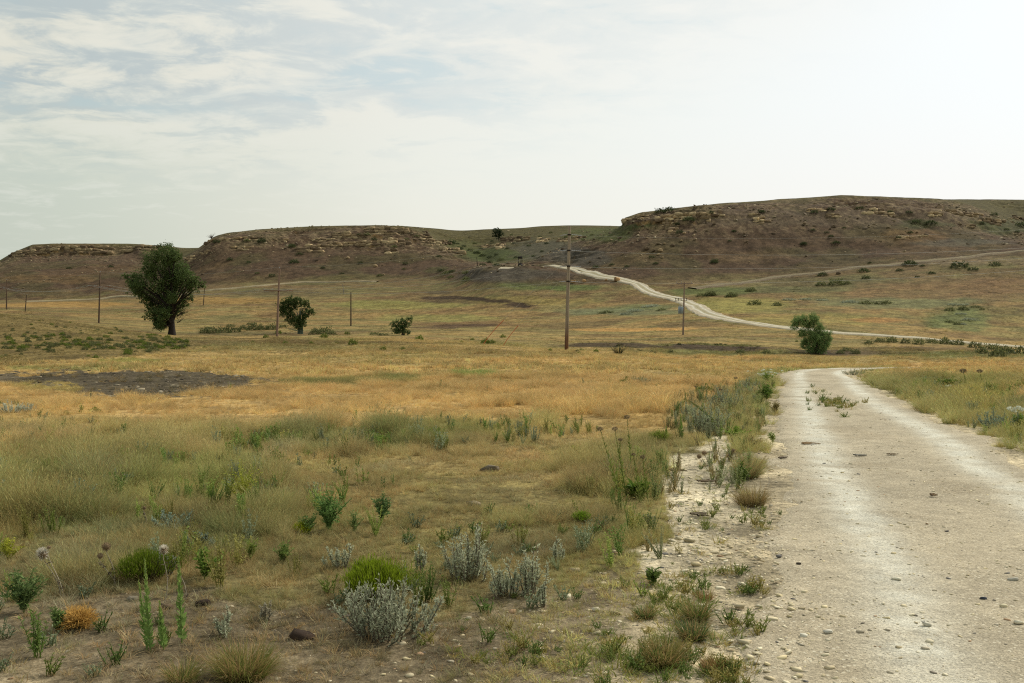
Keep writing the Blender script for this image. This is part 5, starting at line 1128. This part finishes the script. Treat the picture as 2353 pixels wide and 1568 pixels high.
for x, y, w_ in [(1460, 715, 40), (1490, 705, 36), (1395, 718, 40), (1440, 722, 34), (1520, 712, 26), (1500, 703, 30), (2190, 700, 30), (2215, 700, 26), (2240, 705, 30), (2205, 722, 30), (2225, 735, 34), (2180, 740, 26), (2210, 745, 22), (1950, 695, 40), (1990, 697, 36), (2030, 697, 40), (1890, 690, 30), (1850, 688, 30), (1810, 689, 30)]:
    shrub(x, y, w_, 'sage' if rs.uniform() < .6 else 'olive', 'grey-green sage patch in the field beyond the creek', 'sage patches beyond the creek', 'sage_shrub', .28)
# ---------------------------------------------------------------- foreground plants
SAGE = gcol(176, 180, 152); LB = 1.3
def sagebrush(x, y, wpx, hpx, label, dens=1.0, col=SAGE, name='sagebrush', cat='sagebrush', leafL=.024):
    q = hit(x, y); s_ = q.y / FPX; Wd, H = wpx * s_, hpx * s_; root = empty(name, q, label, cat); st = MA(); lv = MA()
    n = int(26 * dens * max(.35, Wd / .5))
    for i in range(n):
        an = rs.uniform(0, 6.28); sp = rs.uniform(0, 1) ** .7; e = np.array([math.cos(an) * sp * Wd * .5, math.sin(an) * sp * Wd * .38, H * (1 - .35 * sp ** 2) * rs.uniform(.42, 1.1)])
        b0 = np.array([math.cos(an), math.sin(an), 0]) * Wd * .26 * sp + rs.normal(0, .03, 3) * [1, 1, 0] * Wd; t = np.linspace(0, 1, 9)[:, None]; M = (b0 + e) / 2 + np.array([e[0] * .10, e[1] * .10, -H * .04]) + rs.normal(0, .06, 3) * H; P = (1 - t) ** 2 * b0 + 2 * t * (1 - t) * M + t * t * e
        st.tube(P, np.linspace(.005, .0015, 9), 4, gcol(104, 94, 80))
        for (PP, m) in [(P, 34)] + [(None, 14)] * 4:
            if PP is None:
                k = rs.randint(1, 7); d = nrm(rs.normal(0, .5, 3) + np.array([0, 0, 1.]) + (e - b0) / np.linalg.norm(e - b0) * .5); ln = H * rs.uniform(.14, .30); PP = P[k] + d * np.linspace(0, 1, 4)[:, None] * ln; st.tube(PP, [.0028, .002, .0018, .001], 3, gcol(120, 110, 94))
            tt = rs.uniform(.06, 1, m) * (len(PP) - 1); i0 = np.minimum(tt.astype(int), len(PP) - 2); fr = (tt - i0)[:, None]; Q = PP[i0] * (1 - fr) + PP[i0 + 1] * fr
            ax = nrm(PP[-1] - PP[0]); D = nrm(rs.normal(size=(m, 3)) * .75 + ax * .9)
            lv.leaves(Q, D, leafL * rs.uniform(.6, 1.25, m) * (H / .3) ** .5, .0085, col * (1.0 if col is SAGE else 1.5) * rs.uniform(.72, 1.3, (m, 1)))
    st.obj('stem', m_stem, root); lv.obj('foliage', m_leaf, root); return root
def dome(x, y, wpx, hpx, col, label, name='rabbitbrush', cat='rabbitbrush', stems=420, seed_top=1.3):
    """a cushion of fine upright shoots"""
    q = hit(x, y); s_ = q.y / FPX; Wd, H = wpx * s_, hpx * s_; root = empty(name, q, label, cat); st = MA(); lv = MA()
    n = stems; an = rs.uniform(0, 6.28, n); sp = rs.uniform(0, 1, n) ** .55; lob = 1 + .17 * np.sin(3 * an + 1) * sp + .10 * np.sin(7 * an)
    E = np.stack([np.cos(an) * sp * Wd * .5 * lob, np.sin(an) * sp * Wd * .5 * lob, H * np.sqrt(np.clip(1 - .80 * sp ** 2.4, .05, 1)) * rs.uniform(.80, 1.06, n) * lob ** .5], -1)
    for i in range(0, n, 5): st.tube([(E[i, 0] * .1, E[i, 1] * .1, 0), E[i] * np.array([.55, .55, .45]), E[i] * .85], [.004, .003, .0015], 3, gcol(110, 100, 60))
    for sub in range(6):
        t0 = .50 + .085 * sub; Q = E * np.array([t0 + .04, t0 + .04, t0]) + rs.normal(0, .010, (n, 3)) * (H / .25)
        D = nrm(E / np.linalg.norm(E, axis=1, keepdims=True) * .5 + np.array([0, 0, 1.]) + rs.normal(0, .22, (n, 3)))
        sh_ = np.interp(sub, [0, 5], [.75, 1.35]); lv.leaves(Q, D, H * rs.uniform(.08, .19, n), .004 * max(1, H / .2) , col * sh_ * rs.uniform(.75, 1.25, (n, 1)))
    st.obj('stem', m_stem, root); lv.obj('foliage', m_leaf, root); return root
def leafy(x, y, wpx, hpx, label, name='leafy_weed', cat='weed', n=14, nl=26, L=.04, Wd_=.013, col=gcol(92, 116, 68), up=.8, branch=3):
    col = col * LB * np.array([1.14, 1, .78]); q = hit(x, y); s_ = q.y / FPX; Wd, H = wpx * s_, hpx * s_; root = empty(name, q, label, cat); st = MA(); lv = MA()
    for i in range(n):
        an = rs.uniform(0, 6.28); sp = rs.uniform(0, 1) ** .7; e = np.array([math.cos(an) * sp * Wd * .5, math.sin(an) * sp * Wd * .4, H * (1 - .3 * sp) * rs.uniform(.6, 1.05)]); t = np.linspace(0, 1, 7)[:, None]; P = e * t; P[:, :2] *= t ** .6
        st.tube(P, np.linspace(.005, .0015, 7), 4, col * .8)
        L_ = [P] + [P[rs.randint(2, 5)] + nrm(rs.normal(0, .6, 3) + np.array([0, 0, 1])) * np.linspace(0, 1, 4)[:, None] * H * rs.uniform(.15, .35) for _ in range(branch)]
        for PP in L_:
            m = nl if PP is P else nl // 2; tt = rs.uniform(.1, 1, m) * (len(PP) - 1); i0 = np.minimum(tt.astype(int), len(PP) - 2); fr = (tt - i0)[:, None]; Q = PP[i0] * (1 - fr) + PP[i0 + 1] * fr
            a2 = rs.uniform(0, 6.28, m); D = np.stack([np.cos(a2), np.sin(a2), rs.uniform(.1, 1.2, m) * up], -1); lv.leaves(Q, D, L * rs.uniform(.6, 1.2, m), Wd_, col * rs.uniform(.7, 1.35, (m, 1)))
    st.obj('stem', m_stem, root); lv.obj('foliage', m_leaf, root); return root
def spire(x, y, topx, topy, label, leaf=(.046, .020), col=gcol(96, 124, 76), tipc=gcol(150, 160, 84), lean_curve=0.0, name='gumweed_stalk', r=.005, nl=80):
    """one upright stalk clothed in leaves that shrink towards the tip"""
    col = col * 1.45 * np.array([1.16, 1, .76]); q = hit(x, y); s_ = q.y / FPX; root = empty(name, q, label, 'weed'); H = (y - topy) * s_; dx = (topx - x) * s_; t = np.linspace(0, 1, 12)[:, None]
    P = np.array([dx, 0, H]) * t; P[:, 0] += lean_curve * s_ * np.sin(math.pi * t[:, 0]); a = MA(); a.tube(P, np.linspace(r, r * .35, 12), 6, col * .85); a.obj('stem', m_stem, root, smooth=True)
    lv = MA(); tt = np.linspace(.04, .98, nl) ; i0 = np.minimum((tt * 11).astype(int), 10); fr = (tt * 11 - i0)[:, None]; Q = P[i0] * (1 - fr) + P[i0 + 1] * fr
    a2 = np.arange(nl) * 2.399 + rs.normal(0, .2, nl); el = .75 + 1.4 * tt; D = np.stack([np.cos(a2), np.sin(a2), el], -1); sz = np.interp(tt, [0, .3, .6, 1], [.8, 1, .62, .22])
    cc = col * (1 - tt[:, None] ** 4) + tipc * tt[:, None] ** 4
    lv.leaves(Q, D, leaf[0] * sz * rs.uniform(.8, 1.15, nl), leaf[1] * sz ** .6, cc * rs.uniform(.75, 1.25, (nl, 1)), .35); lv.obj('foliage', m_leaf, root); return root
def thistle(x, y, heads, label, fluff=()):
    q = hit(x, y); s_ = q.y / FPX; root = empty('dead_thistle', q, label, 'thistle'); st = MA(); lv = MA(); brown = gcol(146, 126, 100)
    for k, (hx2, hy2, r_) in enumerate(heads):
        e = np.array([(hx2 - x) * s_, rs.normal(0, .02), (y - hy2) * s_]); t = np.linspace(0, 1, 8)[:, None]; P = e * t; P[:, 0] += .02 * np.sin(4 * t[:, 0] + k); P[-1] = e
        st.tube(P, np.linspace(.003, .0016, 8), 5, gcol(150, 140, 122)); m = 22; tt = rs.uniform(.1, .82, m) * 7; i0 = tt.astype(int); fr = (tt - i0)[:, None]; Q = P[i0] * (1 - fr) + P[i0 + 1] * fr
        lv.leaves(Q, nrm(rs.normal(size=(m, 3)) + [0, 0, -.3]), rs.uniform(.012, .034, m), .008, gcol(98, 86, 72) * rs.uniform(.6, 1.4, (m, 1)), .5)
        R_ = r_ * s_; a = MA(); a.rock((R_ * 1.7, R_ * 1.7, R_ * 1.6), brown, 2, 0, 5 + k, tuple(e)); m = 260; d = nrm(rs.normal(size=(m, 3))); a.leaves(e + d * R_ * .75, d + [0, 0, .3], R_ * .55, R_ * .12, brown * rs.uniform(.7, 1.5, (m, 1)))
        if k in fluff:
            d = nrm(rs.normal(size=(260, 3)) + [-.3, 0, .9]); a.leaves(e + [0, 0, R_ * .2] + d * R_ * .3, d, R_ * 1.7, R_ * .06, gcol(224, 218, 204))
        a.obj('seed_head', m_leaf, root)
    st.obj('stem', m_stem, root); lv.obj('dead_leaves', m_leaf, root); return root

sagebrush(885, 1462, 270, 138, 'large silver sagebrush in front of the bright green cushion bush', 1.7)
dome(862, 1380, 164, 92, gcol(112, 128, 30), 'bright green cushion bush rising behind the large silver sagebrush', stems=900)
dome(338, 1336, 150, 68, gcol(88, 104, 26), 'dark green cushion bush half hidden behind the thistles and stalks', stems=800)
dome(693, 1232, 52, 32, gcol(150, 158, 30), 'small yellow-green cushion bush beside the green weeds', stems=300)
dome(1335, 1205, 50, 30, gcol(104, 130, 34), 'small green cushion bush in the grass left of the gravel', stems=260)
dome(1515, 1020, 60, 32, gcol(98, 114, 40), 'flat olive cushion bush beside the slim roadside spikes', stems=260)
sagebrush(1075, 1332, 150, 126, 'upright silver sagebrush between the cushion bush and the gravel', 1.1)
sagebrush(1165, 1372, 110, 84, 'low silver sagebrush right of the upright one', 1.0); sagebrush(1210, 1366, 96, 124, 'silver sagebrush with one tall spike near the bare gravelly soil', 1.1)
sagebrush(1250, 1395, 50, 52, 'small silver sagebrush seedling beside a white stone', .8); sagebrush(1280, 1290, 60, 58, 'sparse silver sagebrush at the edge of the grass', .7)
sagebrush(775, 1308, 80, 62, 'silver sagebrush tucked behind the bright green cushion bush, on its left', .9); sagebrush(960, 1312, 44, 60, 'thin silver sagebrush just right of the bright green cushion bush', .7)
sagebrush(515, 1462, 60, 72, 'small silver sagebrush on bare soil right of the leafy stalks', .9); sagebrush(612, 1425, 34, 60, 'withered grey sagebrush with a bare stem', .5, gcol(136, 130, 112))
sagebrush(395, 1215, 130, 46, 'grey-blue sagebrush in the tall grass behind the thistles', .8, gcol(120, 134, 118)); sagebrush(450, 1265, 100, 50, 'second grey-blue sagebrush lower in the tall grass', .8, gcol(120, 134, 118)); sagebrush(170, 1160, 120, 60, 'grey-blue sagebrush rising from the tall grass at far left', .8, gcol(112, 130, 110)); sagebrush(365, 1330, 80, 70, 'grey twiggy sagebrush beside the dark green cushion bush', .8, gcol(124, 128, 114)); sagebrush(270, 1120, 80, 46, 'pale sagebrush tip among the tall grass', .7, gcol(120, 136, 116))
sagebrush(1625, 1000, 120, 80, 'pale grey-green sagebrush behind the leaning stalk', 1.0, gcol(128, 136, 110)); sagebrush(1662, 940, 90, 60, 'pale sagebrush farther along the road verge', .8, gcol(128, 136, 110)); sagebrush(1720, 905, 60, 40, 'sagebrush near the white flowered clump', .6, gcol(126, 134, 110)); sagebrush(1580, 955, 60, 40, 'low sagebrush left of the leaning stalk', .6, gcol(128, 136, 110))
sagebrush(25, 948, 60, 30, 'whitish sagebrush at the left edge of the dry field', .8, gcol(166, 172, 156)); sagebrush(65, 946, 40, 24, 'smaller whitish sagebrush beside the left edge one', .7, gcol(166, 172, 156)); sagebrush(1470, 880, 60, 18, 'faint sagebrush in the dry field near the road bend', .5, gcol(140, 146, 120))
sagebrush(1960, 862, 60, 16, 'grey bush at the inside of the road bend', .6, gcol(124, 128, 104)); sagebrush(2130, 880, 110, 18, 'low grey-green sagebrush in the right field', .6, gcol(124, 132, 112)); sagebrush(2300, 985, 110, 50, 'dark blue-green sagebrush by the flowering stalk at right', .8, gcol(104, 118, 100))
leafy(755, 1222, 130, 108, 'bushy green weed with upright tips in the dry grass', n=26, nl=34, L=.03, Wd_=.010, col=gcol(92, 124, 76)); leafy(877, 1200, 54, 74, 'compact dark green weed on its own in the dry grass', n=14, nl=30, L=.026, Wd_=.010, col=gcol(82, 110, 72)); leafy(815, 1222, 50, 60, 'pale feathery weed beside the bushy green one', n=8, nl=18, L=.025, Wd_=.007, col=gcol(104, 128, 84))
leafy(705, 1232, 60, 60, 'soft green weed behind the small yellow-green cushion', n=10, nl=22, L=.03, Wd_=.010, col=gcol(96, 122, 76)); leafy(470, 1330, 110, 76, 'spreading green weed right of the thistles', n=16, nl=22, L=.035, Wd_=.011, col=gcol(98, 126, 62)); leafy(650, 1300, 60, 70, 'slender green weed between the two cushion bushes', n=8, nl=20, L=.03, Wd_=.009, col=gcol(98, 122, 70)); leafy(575, 1290, 40, 66, 'wispy green weed left of the slender one', n=6, nl=18, L=.03, Wd_=.008, col=gcol(104, 124, 66))
leafy(55, 1410, 130, 110, 'green weed with small leaves at the lower left edge', n=18, nl=24, L=.032, Wd_=.011, col=gcol(92, 116, 78)); leafy(130, 1450, 60, 60, 'low green weed beside the orange tumbleweed', n=9, nl=20, L=.03, Wd_=.010, col=gcol(94, 118, 74)); leafy(555, 1170, 110, 130, 'tall airy yellow-green weed above the tall grass', n=20, nl=30, L=.022, Wd_=.007, col=gcol(136, 148, 66)); leafy(20, 1290, 110, 60, 'airy yellow-green weed at the left edge', n=14, nl=24, L=.022, Wd_=.007, col=gcol(136, 146, 60))
leafy(300, 1100, 90, 40, 'fresh green weed among the tall grass tops', n=10, nl=18, L=.05, Wd_=.014, col=gcol(110, 134, 62)); leafy(870, 1030, 90, 42, 'green weed patch in the middle belt of tall grass', n=12, nl=18, L=.05, Wd_=.014, col=gcol(104, 128, 66)); leafy(660, 1020, 90, 34, 'dark weed patch at the left of the middle belt', n=12, nl=18, L=.05, Wd_=.014, col=gcol(92, 112, 62)); leafy(1000, 1005, 80, 30, 'green weed patch at the right of the middle belt', n=10, nl=16, L=.05, Wd_=.014, col=gcol(104, 124, 66))
leafy(1330, 1052, 46, 32, 'small green weed on bare dry ground left of the ironweed', n=8, nl=14, L=.05, Wd_=.016, col=gcol(112, 122, 58)); leafy(1300, 975, 24, 28, 'isolated small green weed in the dry field', n=5, nl=12, L=.04, Wd_=.012, col=gcol(98, 118, 76)); leafy(1500, 1345, 46, 46, 'small broad-leaved weed at the edge of the gravel', n=6, nl=12, L=.05, Wd_=.018, col=gcol(86, 108, 62))
leafy(1690, 1010, 90, 34, 'bright green weed on the verge beside the road', n=16, nl=22, L=.05, Wd_=.014, col=gcol(100, 128, 58)); leafy(1725, 1030, 80, 36, 'brown twiggy weed on the verge', n=18, nl=14, L=.03, Wd_=.010, col=gcol(106, 92, 70)); leafy(1705, 1108, 44, 50, 'dark green weed on the verge in front of the grass mound', n=14, nl=22, L=.035, Wd_=.011, col=gcol(72, 94, 44)); leafy(1760, 920, 60, 44, 'dark green bush on the verge below the white flowered clump', n=16, nl=22, L=.07, Wd_=.022, col=gcol(78, 104, 50))
leafy(1775, 1018, 30, 30, 'small fresh weed leaning out over the road edge', n=5, nl=12, L=.05, Wd_=.014, col=gcol(98, 120, 66)); leafy(1460, 1145, 70, 40, 'broad-leaved dark green weed under the ironweed stalks', n=8, nl=12, L=.10, Wd_=.035, col=gcol(84, 112, 50)); leafy(1780, 950, 50, 34, 'brownish weed clump at the road edge', n=12, nl=16, L=.05, Wd_=.014, col=gcol(104, 100, 66))
leafy(2172, 895, 70, 34, 'dark green bush in the right field', n=18, nl=24, L=.08, Wd_=.024, col=gcol(84, 104, 46)); leafy(2060, 870, 60, 16, 'low green weeds right of the road bend', n=12, nl=14, L=.08, Wd_=.02, col=gcol(96, 114, 58)); leafy(2240, 935, 60, 30, 'green weed in front of the tall brown-topped stalks', n=12, nl=16, L=.06, Wd_=.02, col=gcol(96, 118, 60)); leafy(2340, 900, 60, 30, 'green weed at the right edge of the picture', n=12, nl=16, L=.07, Wd_=.02, col=gcol(98, 116, 56))
# leafy stalks
spire(345, 1500, 332, 1285, 'tallest leafy stalk of the pair at lower left, joined at the foot', nl=100); spire(338, 1496, 318, 1335, 'shorter leafy stalk at the left of the lower left pair', nl=80); spire(418, 1480, 410, 1278, 'separate leafy stalk standing right of the lower left pair', nl=84, leaf=(.052, .024)); spire(376, 1492, 366, 1380, 'half-height leafy shoot against the tallest stalk', nl=90)
spire(1566, 1012, 1563, 950, 'slim green spike in the grass left of the leaning stalk', leaf=(.07, .02), nl=80, name='green_spike', col=gcol(88, 116, 62)); spire(1530, 1010, 1530, 978, 'shorter green spike beside the flat olive cushion', leaf=(.06, .02), nl=60, name='green_spike', col=gcol(88, 112, 58)); spire(1641, 1000, 1578, 918, 'long leaning leafy stalk arching over the verge with a dark tip', leaf=(.085, .024), nl=110, name='leaning_stalk', lean_curve=18, r=.011, col=gcol(84, 104, 50), tipc=gcol(96, 84, 66))
def topped(x, y, tx2, ty2, label, topc=gcol(132, 116, 90), nl=40, R=6.5):
    o = spire(x, y, tx2, ty2, label, leaf=(.075, .020), nl=nl, name='ironweed_stalk', r=.006, col=gcol(88, 104, 54), tipc=gcol(110, 96, 70)); q = hit(x, y); s_ = q.y / FPX
    e = np.array([(tx2 - x) * s_, 0, (y - ty2) * s_]); a = MA(); m = 240; d = nrm(rs.normal(size=(m, 3))) * [1, 1, .6]; a.leaves(e + d * R * s_ * rs.uniform(.4, 1, (m, 1)), d + [0, 0, .4], R * s_ * .35, R * s_ * .22, topc * rs.uniform(.6, 1.4, (m, 1))); a.obj('seed_cluster', m_leaf, o)
topped(1428, 1150, 1378, 985, 'leftmost tall ironweed stalk with a brown flat top'); topped(1440, 1145, 1412, 985, 'ironweed stalk just right of the leftmost one'); topped(1452, 1090, 1440, 958, 'tallest ironweed stalk with a brown tuft'); topped(1470, 1155, 1455, 1045, 'short ironweed stalk with small brown knobs', R=5); topped(1488, 1150, 1476, 1050, 'rightmost ironweed stalk near the gravel', R=6); topped(1420, 1080, 1425, 1010, 'small brown ironweed stalk behind the others', R=5)
topped(2222, 892, 2212, 852, 'dark brown-topped stalk in the right field, left one', R=7, nl=60); topped(2258, 890, 2250, 852, 'dark brown-topped stalk in the right field, right one', R=6, nl=50); topped(1690, 915, 1690, 868, 'dark stalk on the far verge left of the white flowered clump', R=4); topped(1672, 925, 1655, 895, 'brown crooked stalk on the far verge', R=4); topped(1600, 905, 1598, 888, 'tiny brown-tipped stalk in the dry field', R=3); topped(1703, 832, 1703, 815, 'small dark weed stalk beyond the dry field', R=3)
def flowers(x, y, wpx, hpx, label, fl, part='flower_cluster', n=14, col=gcol(98, 122, 60), petals=gcol(222, 226, 208), L=.07):
    o = leafy(x, y, wpx, hpx, label, 'flowering_weed', 'flowering weed', n, 16, L, L * .3, col); s_ = hit(x, y).y / FPX; a = MA()
    for fx, fy, r_ in fl:
        e = np.array([(fx - x) * s_, rs.normal(0, .03), (y - fy) * s_]); m = 60; d = nrm(rs.normal(size=(m, 3))) * [1, 1, .5]; a.leaves(e + d * r_ * s_ * .7, d + [0, 0, .6], r_ * s_ * .6, r_ * s_ * .3, petals * rs.uniform(.85, 1.1, (m, 1)))
    a.obj(part, m_leaf, o)
flowers(1762, 885, 52, 42, 'green clump dotted with small white flowers beside the road', [(1762 + rs.normal() * 16, 848 + abs(rs.normal()) * 8, 2.6) for _ in range(26)]); flowers(2338, 985, 30, 42, 'white-topped flowering stalk at the right edge', [(2322, 940, 8), (2335, 938, 8), (2350, 942, 8), (2328, 945, 6)], n=6); flowers(2180, 902, 20, 14, 'small white-topped flower in the right field', [(2176, 887, 4), (2184, 886, 4)], n=4); flowers(1642, 925, 20, 24, 'small yellow and orange flower spike on the verge', [(1640, 905, 3), (1646, 908, 3), (1641, 915, 3)], n=4, petals=gcol(220, 170, 70))
# thistles
thistle(140, 1372, [(93, 1278, 9), (104, 1262, 4)], 'dead thistle with a white fluffy head at far lower left', (0,)); thistle(262, 1350, [(246, 1257, 9), (236, 1276, 6)], 'dead thistle with two brown heads left of the dark cushion bush'); thistle(378, 1384, [(377, 1264, 7)], 'dead thistle with a white-tipped head in front of the dark cushion bush', (0,)); thistle(425, 1385, [(412, 1300, 5)], 'short dead thistle behind the separate leafy stalk'); thistle(330, 1215, [(334, 1166, 4)], 'thin thistle stem with a small head in the tall grass'); thistle(1628, 1075, [(1618, 1041, 5), (1605, 1048, 5)], 'dead thistle with two brown heads on the gravel shoulder'); thistle(1690, 1060, [(1684, 1035, 4), (1670, 1046, 4)], 'dead thistle on the verge, brown heads above the twiggy weed'); thistle(1728, 1068, [(1722, 1048, 4)], 'single-headed dead thistle at the road edge')
# tumbleweed
q = hit(178, 1444); s_ = q.y / FPX; R_ = 52 * s_; a = MA()
for i in range(420):
    d = nrm(rs.normal(size=3)); d[2] = abs(d[2]) * .9; side = nrm(np.cross(d, rs.normal(size=3))); t = np.linspace(0, 1, 6)[:, None]; e = d * R_ * rs.uniform(.8, 1.05)
    P = e * t + side * np.sin(t * 2.6) * R_ * rs.uniform(.05, .30) * np.array([1, 1, 1]); P[:, 2] += R_ * .12; a.tube(P, np.linspace(.0028, .0009, 6), 3, gcol(186, 146, 76) * rs.uniform(.7, 1.3))
    if i % 2 == 0: a.tube([P[3], P[3] + (d + side * rs.normal()) * R_ * .3], [.0012, .0007], 3, gcol(196, 156, 84))
o = a.obj('tumbleweed', m_stem); o.location = q; tag(o, 'round orange-brown tumbleweed at the lower left', 'tumbleweed')
# yucca and grass mounds
def clump(x, y, wpx, hpx, n, col, label, name='grass_clump', cat='grass clump', wd=.007, lean=.5, curve=.7, flat=0.0):
    q = hit(x, y); s_ = q.y / FPX; W_, H = wpx * s_, hpx * s_; a = MA(); an = rs.uniform(0, 6.28, n); rr = W_ * .22 * np.sqrt(rs.uniform(0, 1, n)); P = np.stack([rr * np.cos(an), rr * np.sin(an), np.zeros(n)], -1)
    dry = (rs.uniform(0, 1, (n, 1)) < .45); c = np.where(dry, gcol(168, 142, 96) * .9, col) * rs.uniform(.7, 1.3, (n, 1))
    a.blades(P, an + rs.normal(0, .5, n), np.abs(rs.normal(lean, .3, n)), max(H, W_ * .45) * rs.uniform(.5, 1.15, n), wd * rs.uniform(.6, 1.3, n), np.abs(rs.normal(curve, .4, n)) + flat, c, 5); o = a.obj(name, m_leaf); o.location = q; return tag(o, label, cat)
clump(1420, 813, 30, 26, 150, gcol(56, 66, 44), 'dark spiky yucca in the hollow right of the tall pole', 'yucca', 'yucca', .05, .6, .1)
for x, y, w_, h_, n_, c_, lab in [(1715, 1098, 110, 62, 900, gcol(128, 134, 88), 'rounded tuft of grass on the verge'), (1725, 1160, 130, 36, 700, gcol(140, 128, 82), 'flattened straw-coloured tuft at the end of the verge'), (1440, 1110, 150, 80, 1500, gcol(116, 118, 78), 'big windswept tuft of grass around the ironweed'), (1340, 1130, 110, 60, 900, gcol(120, 116, 74), 'windswept tuft left of the big one'), (1600, 1425, 100, 55, 700, gcol(100, 124, 56), 'green tuft at the gravel edge near the bottom'), (1480, 1420, 80, 36, 450, gcol(88, 112, 56), 'small dark green tuft on the bare soil'), (1590, 1470, 120, 40, 700, gcol(78, 102, 54), 'dark green sprawling tuft below the green one'), (1620, 1380, 60, 30, 300, gcol(170, 140, 90), 'tan tuft behind the green one'), (1520, 1530, 160, 50, 900, gcol(120, 118, 64), 'sprawling yellow-green tuft at the bottom edge'), (1640, 1545, 90, 40, 500, gcol(136, 104, 64), 'reddish straw tuft beside the road at the bottom edge'), (560, 1560, 220, 60, 1200, gcol(118, 124, 62), 'yellow-green tuft along the bottom edge, left'), (420, 1570, 120, 60, 600, gcol(110, 116, 60), 'low green tuft at the bottom edge below the stalks'), (870, 1420, 90, 40, 300, gcol(120, 122, 74), 'thin dry tuft at the foot of the large sagebrush')]:
    clump(x, y, w_, h_, n_, c_, lab, wd=.005 if y < 1200 else .004)
# stones, sticks and dung
for x, y, w_, c_, lab in [(925, 1482, 18, (196, 184, 156), 'white oblong stone in front of the large sagebrush'), (1320, 1313, 26, (196, 180, 144), 'flat pale stone on the bare soil'), (1242, 1374, 14, (204, 200, 188), 'round white stone beside the sagebrush seedling'), (1368, 1405, 22, (206, 196, 172), 'white stone in the middle of the stony soil'), (1415, 1412, 24, (168, 152, 116), 'tan wedge stone right of the white one'), (1345, 1572 - 14, 12, (196, 190, 172), 'small white stone at the bottom edge'), (1318, 1560, 12, (190, 180, 156), 'small pale stone near the bottom edge'), (1640, 1272, 20, (200, 186, 156), 'rounded stone on the edge of the gravel shoulder'), (1585, 1245, 26, (196, 182, 146), 'flat cream stone on the gravel shoulder'), (1600, 1300, 26, (182, 166, 132), 'buried cream stone by the small green weeds'), (1565, 1325, 18, (190, 176, 144), 'cream stone at the tip of the grass'), (2130, 1507 - 60, 24, (204, 198, 180), 'flat white stone in the left wheel track'), (2060, 1340, 20, (196, 190, 170), 'white stone higher in the left wheel track'), (1845, 1470, 18, (204, 198, 180), 'white stone left of the wheel track'), (1902, 1462, 20, (206, 200, 184), 'flat white stone near the lower left of the road'), (2385 - 60, 1340, 20, (208, 202, 186), 'white flat stone at the right of the road'), (2305, 1400, 18, (190, 180, 152), 'tan stone at the lower right of the road'), (2340, 1440, 22, (206, 198, 176), 'pale stone at the lower right corner'), (2175, 1228, 9, (84, 80, 78), 'small dark upright stone on the road'), (2258, 1395 - 12, 14, (72, 74, 80), 'dark blue-grey stone at the right of the road'), (1835, 1303, 12, (74, 66, 58), 'small dark clod on the left of the road'), (1595, 1304, 7, (92, 84, 70), 'small pointed dark stone on the shoulder'), (1125, 1082, 46, (128, 116, 98), 'gnarled dark lump of dried mud in the dry grass'), (1090, 1162, 32, (146, 132, 108), 'rough grey-tan clod in the dry grass'), (465, 1390, 40, (62, 50, 42), 'curled dark dead leaf clump behind the leafy stalk'), (385, 1400, 30, (96, 82, 66), 'brown clod beside the thistle foot'), (380 - 75, 1380, 26, (150, 140, 122), 'pale stone between the cushion bush and the stalks'), (695, 1485 - 18, 54, (74, 60, 50), 'dark curled dead stem on bare soil')]:
    q = hit(x, y); s_ = w_ * q.y / FPX; a = MA(); a.rock((s_, s_ * .7, s_ * .42), gcol(*c_), 1, .7, x + y, (0, 0, 0), 0, 1.6); o = a.obj('stone', m_rock); o.location = q + Vector((0, 0, s_ * .10 + (.02 if x > 1750 else 0))); o.rotation_euler = (rs.normal() * .1, rs.normal() * .1, rs.uniform(-.4, .4)); tag(o, lab, 'stone')
for x, y, L_, c_, lab in [(1860, 1024, 44, (132, 108, 76), 'flat brown dried dung patch across the left wheel track'), (1978, 1052, 34, (120, 116, 106), 'grey stick lying between the wheel tracks'), (2050, 1050, 26, (128, 112, 88), 'thin brown stick on the crown of the road'), (1800, 1058, 22, (104, 90, 72), 'short dark stick at the left of the road'), (2145, 1147, 14, (110, 88, 60), 'small brown chip on the road'), (1555, 1085, 44, (104, 88, 68), 'crooked dead branch on the gravel shoulder'), (1625, 1110, 50, (92, 78, 60), 'bare twig lying before the dark green weed'), (1610, 1188, 40, (112, 98, 78), 'fine twig on the pale gravel shoulder'), (1780, 925, 20, (110, 96, 78), 'small driftwood twig at the road edge'), (650, 1195, 70, (100, 84, 64), 'long dry twig beside the airy yellow-green weed')]:
    q = hit(x, y); s_ = q.y / FPX; L_ *= s_; a = MA()
    for k in range(6):
        o0 = rs.normal(0, .012, 3) * [1, 3, .2]; t = np.linspace(-.5, .5, 6)[:, None]; P = np.array([L_, rs.normal() * .1 * L_, 0]) * t * rs.uniform(.5, 1) + o0; P[:, 1] += rs.normal(0, .01, 6); P[:, 2] = .02 + np.abs(rs.normal(0, .004, 6)); a.tube(P, np.linspace(.009, .004, 6), 5, gcol(*c_) * rs.uniform(.7, 1.2))
    o = a.obj('stick', m_stem); o.location = q + Vector((0, 0, .02 if x > 1750 else .005)); tag(o, lab, 'stick' if 'dung' not in lab else 'dried dung')
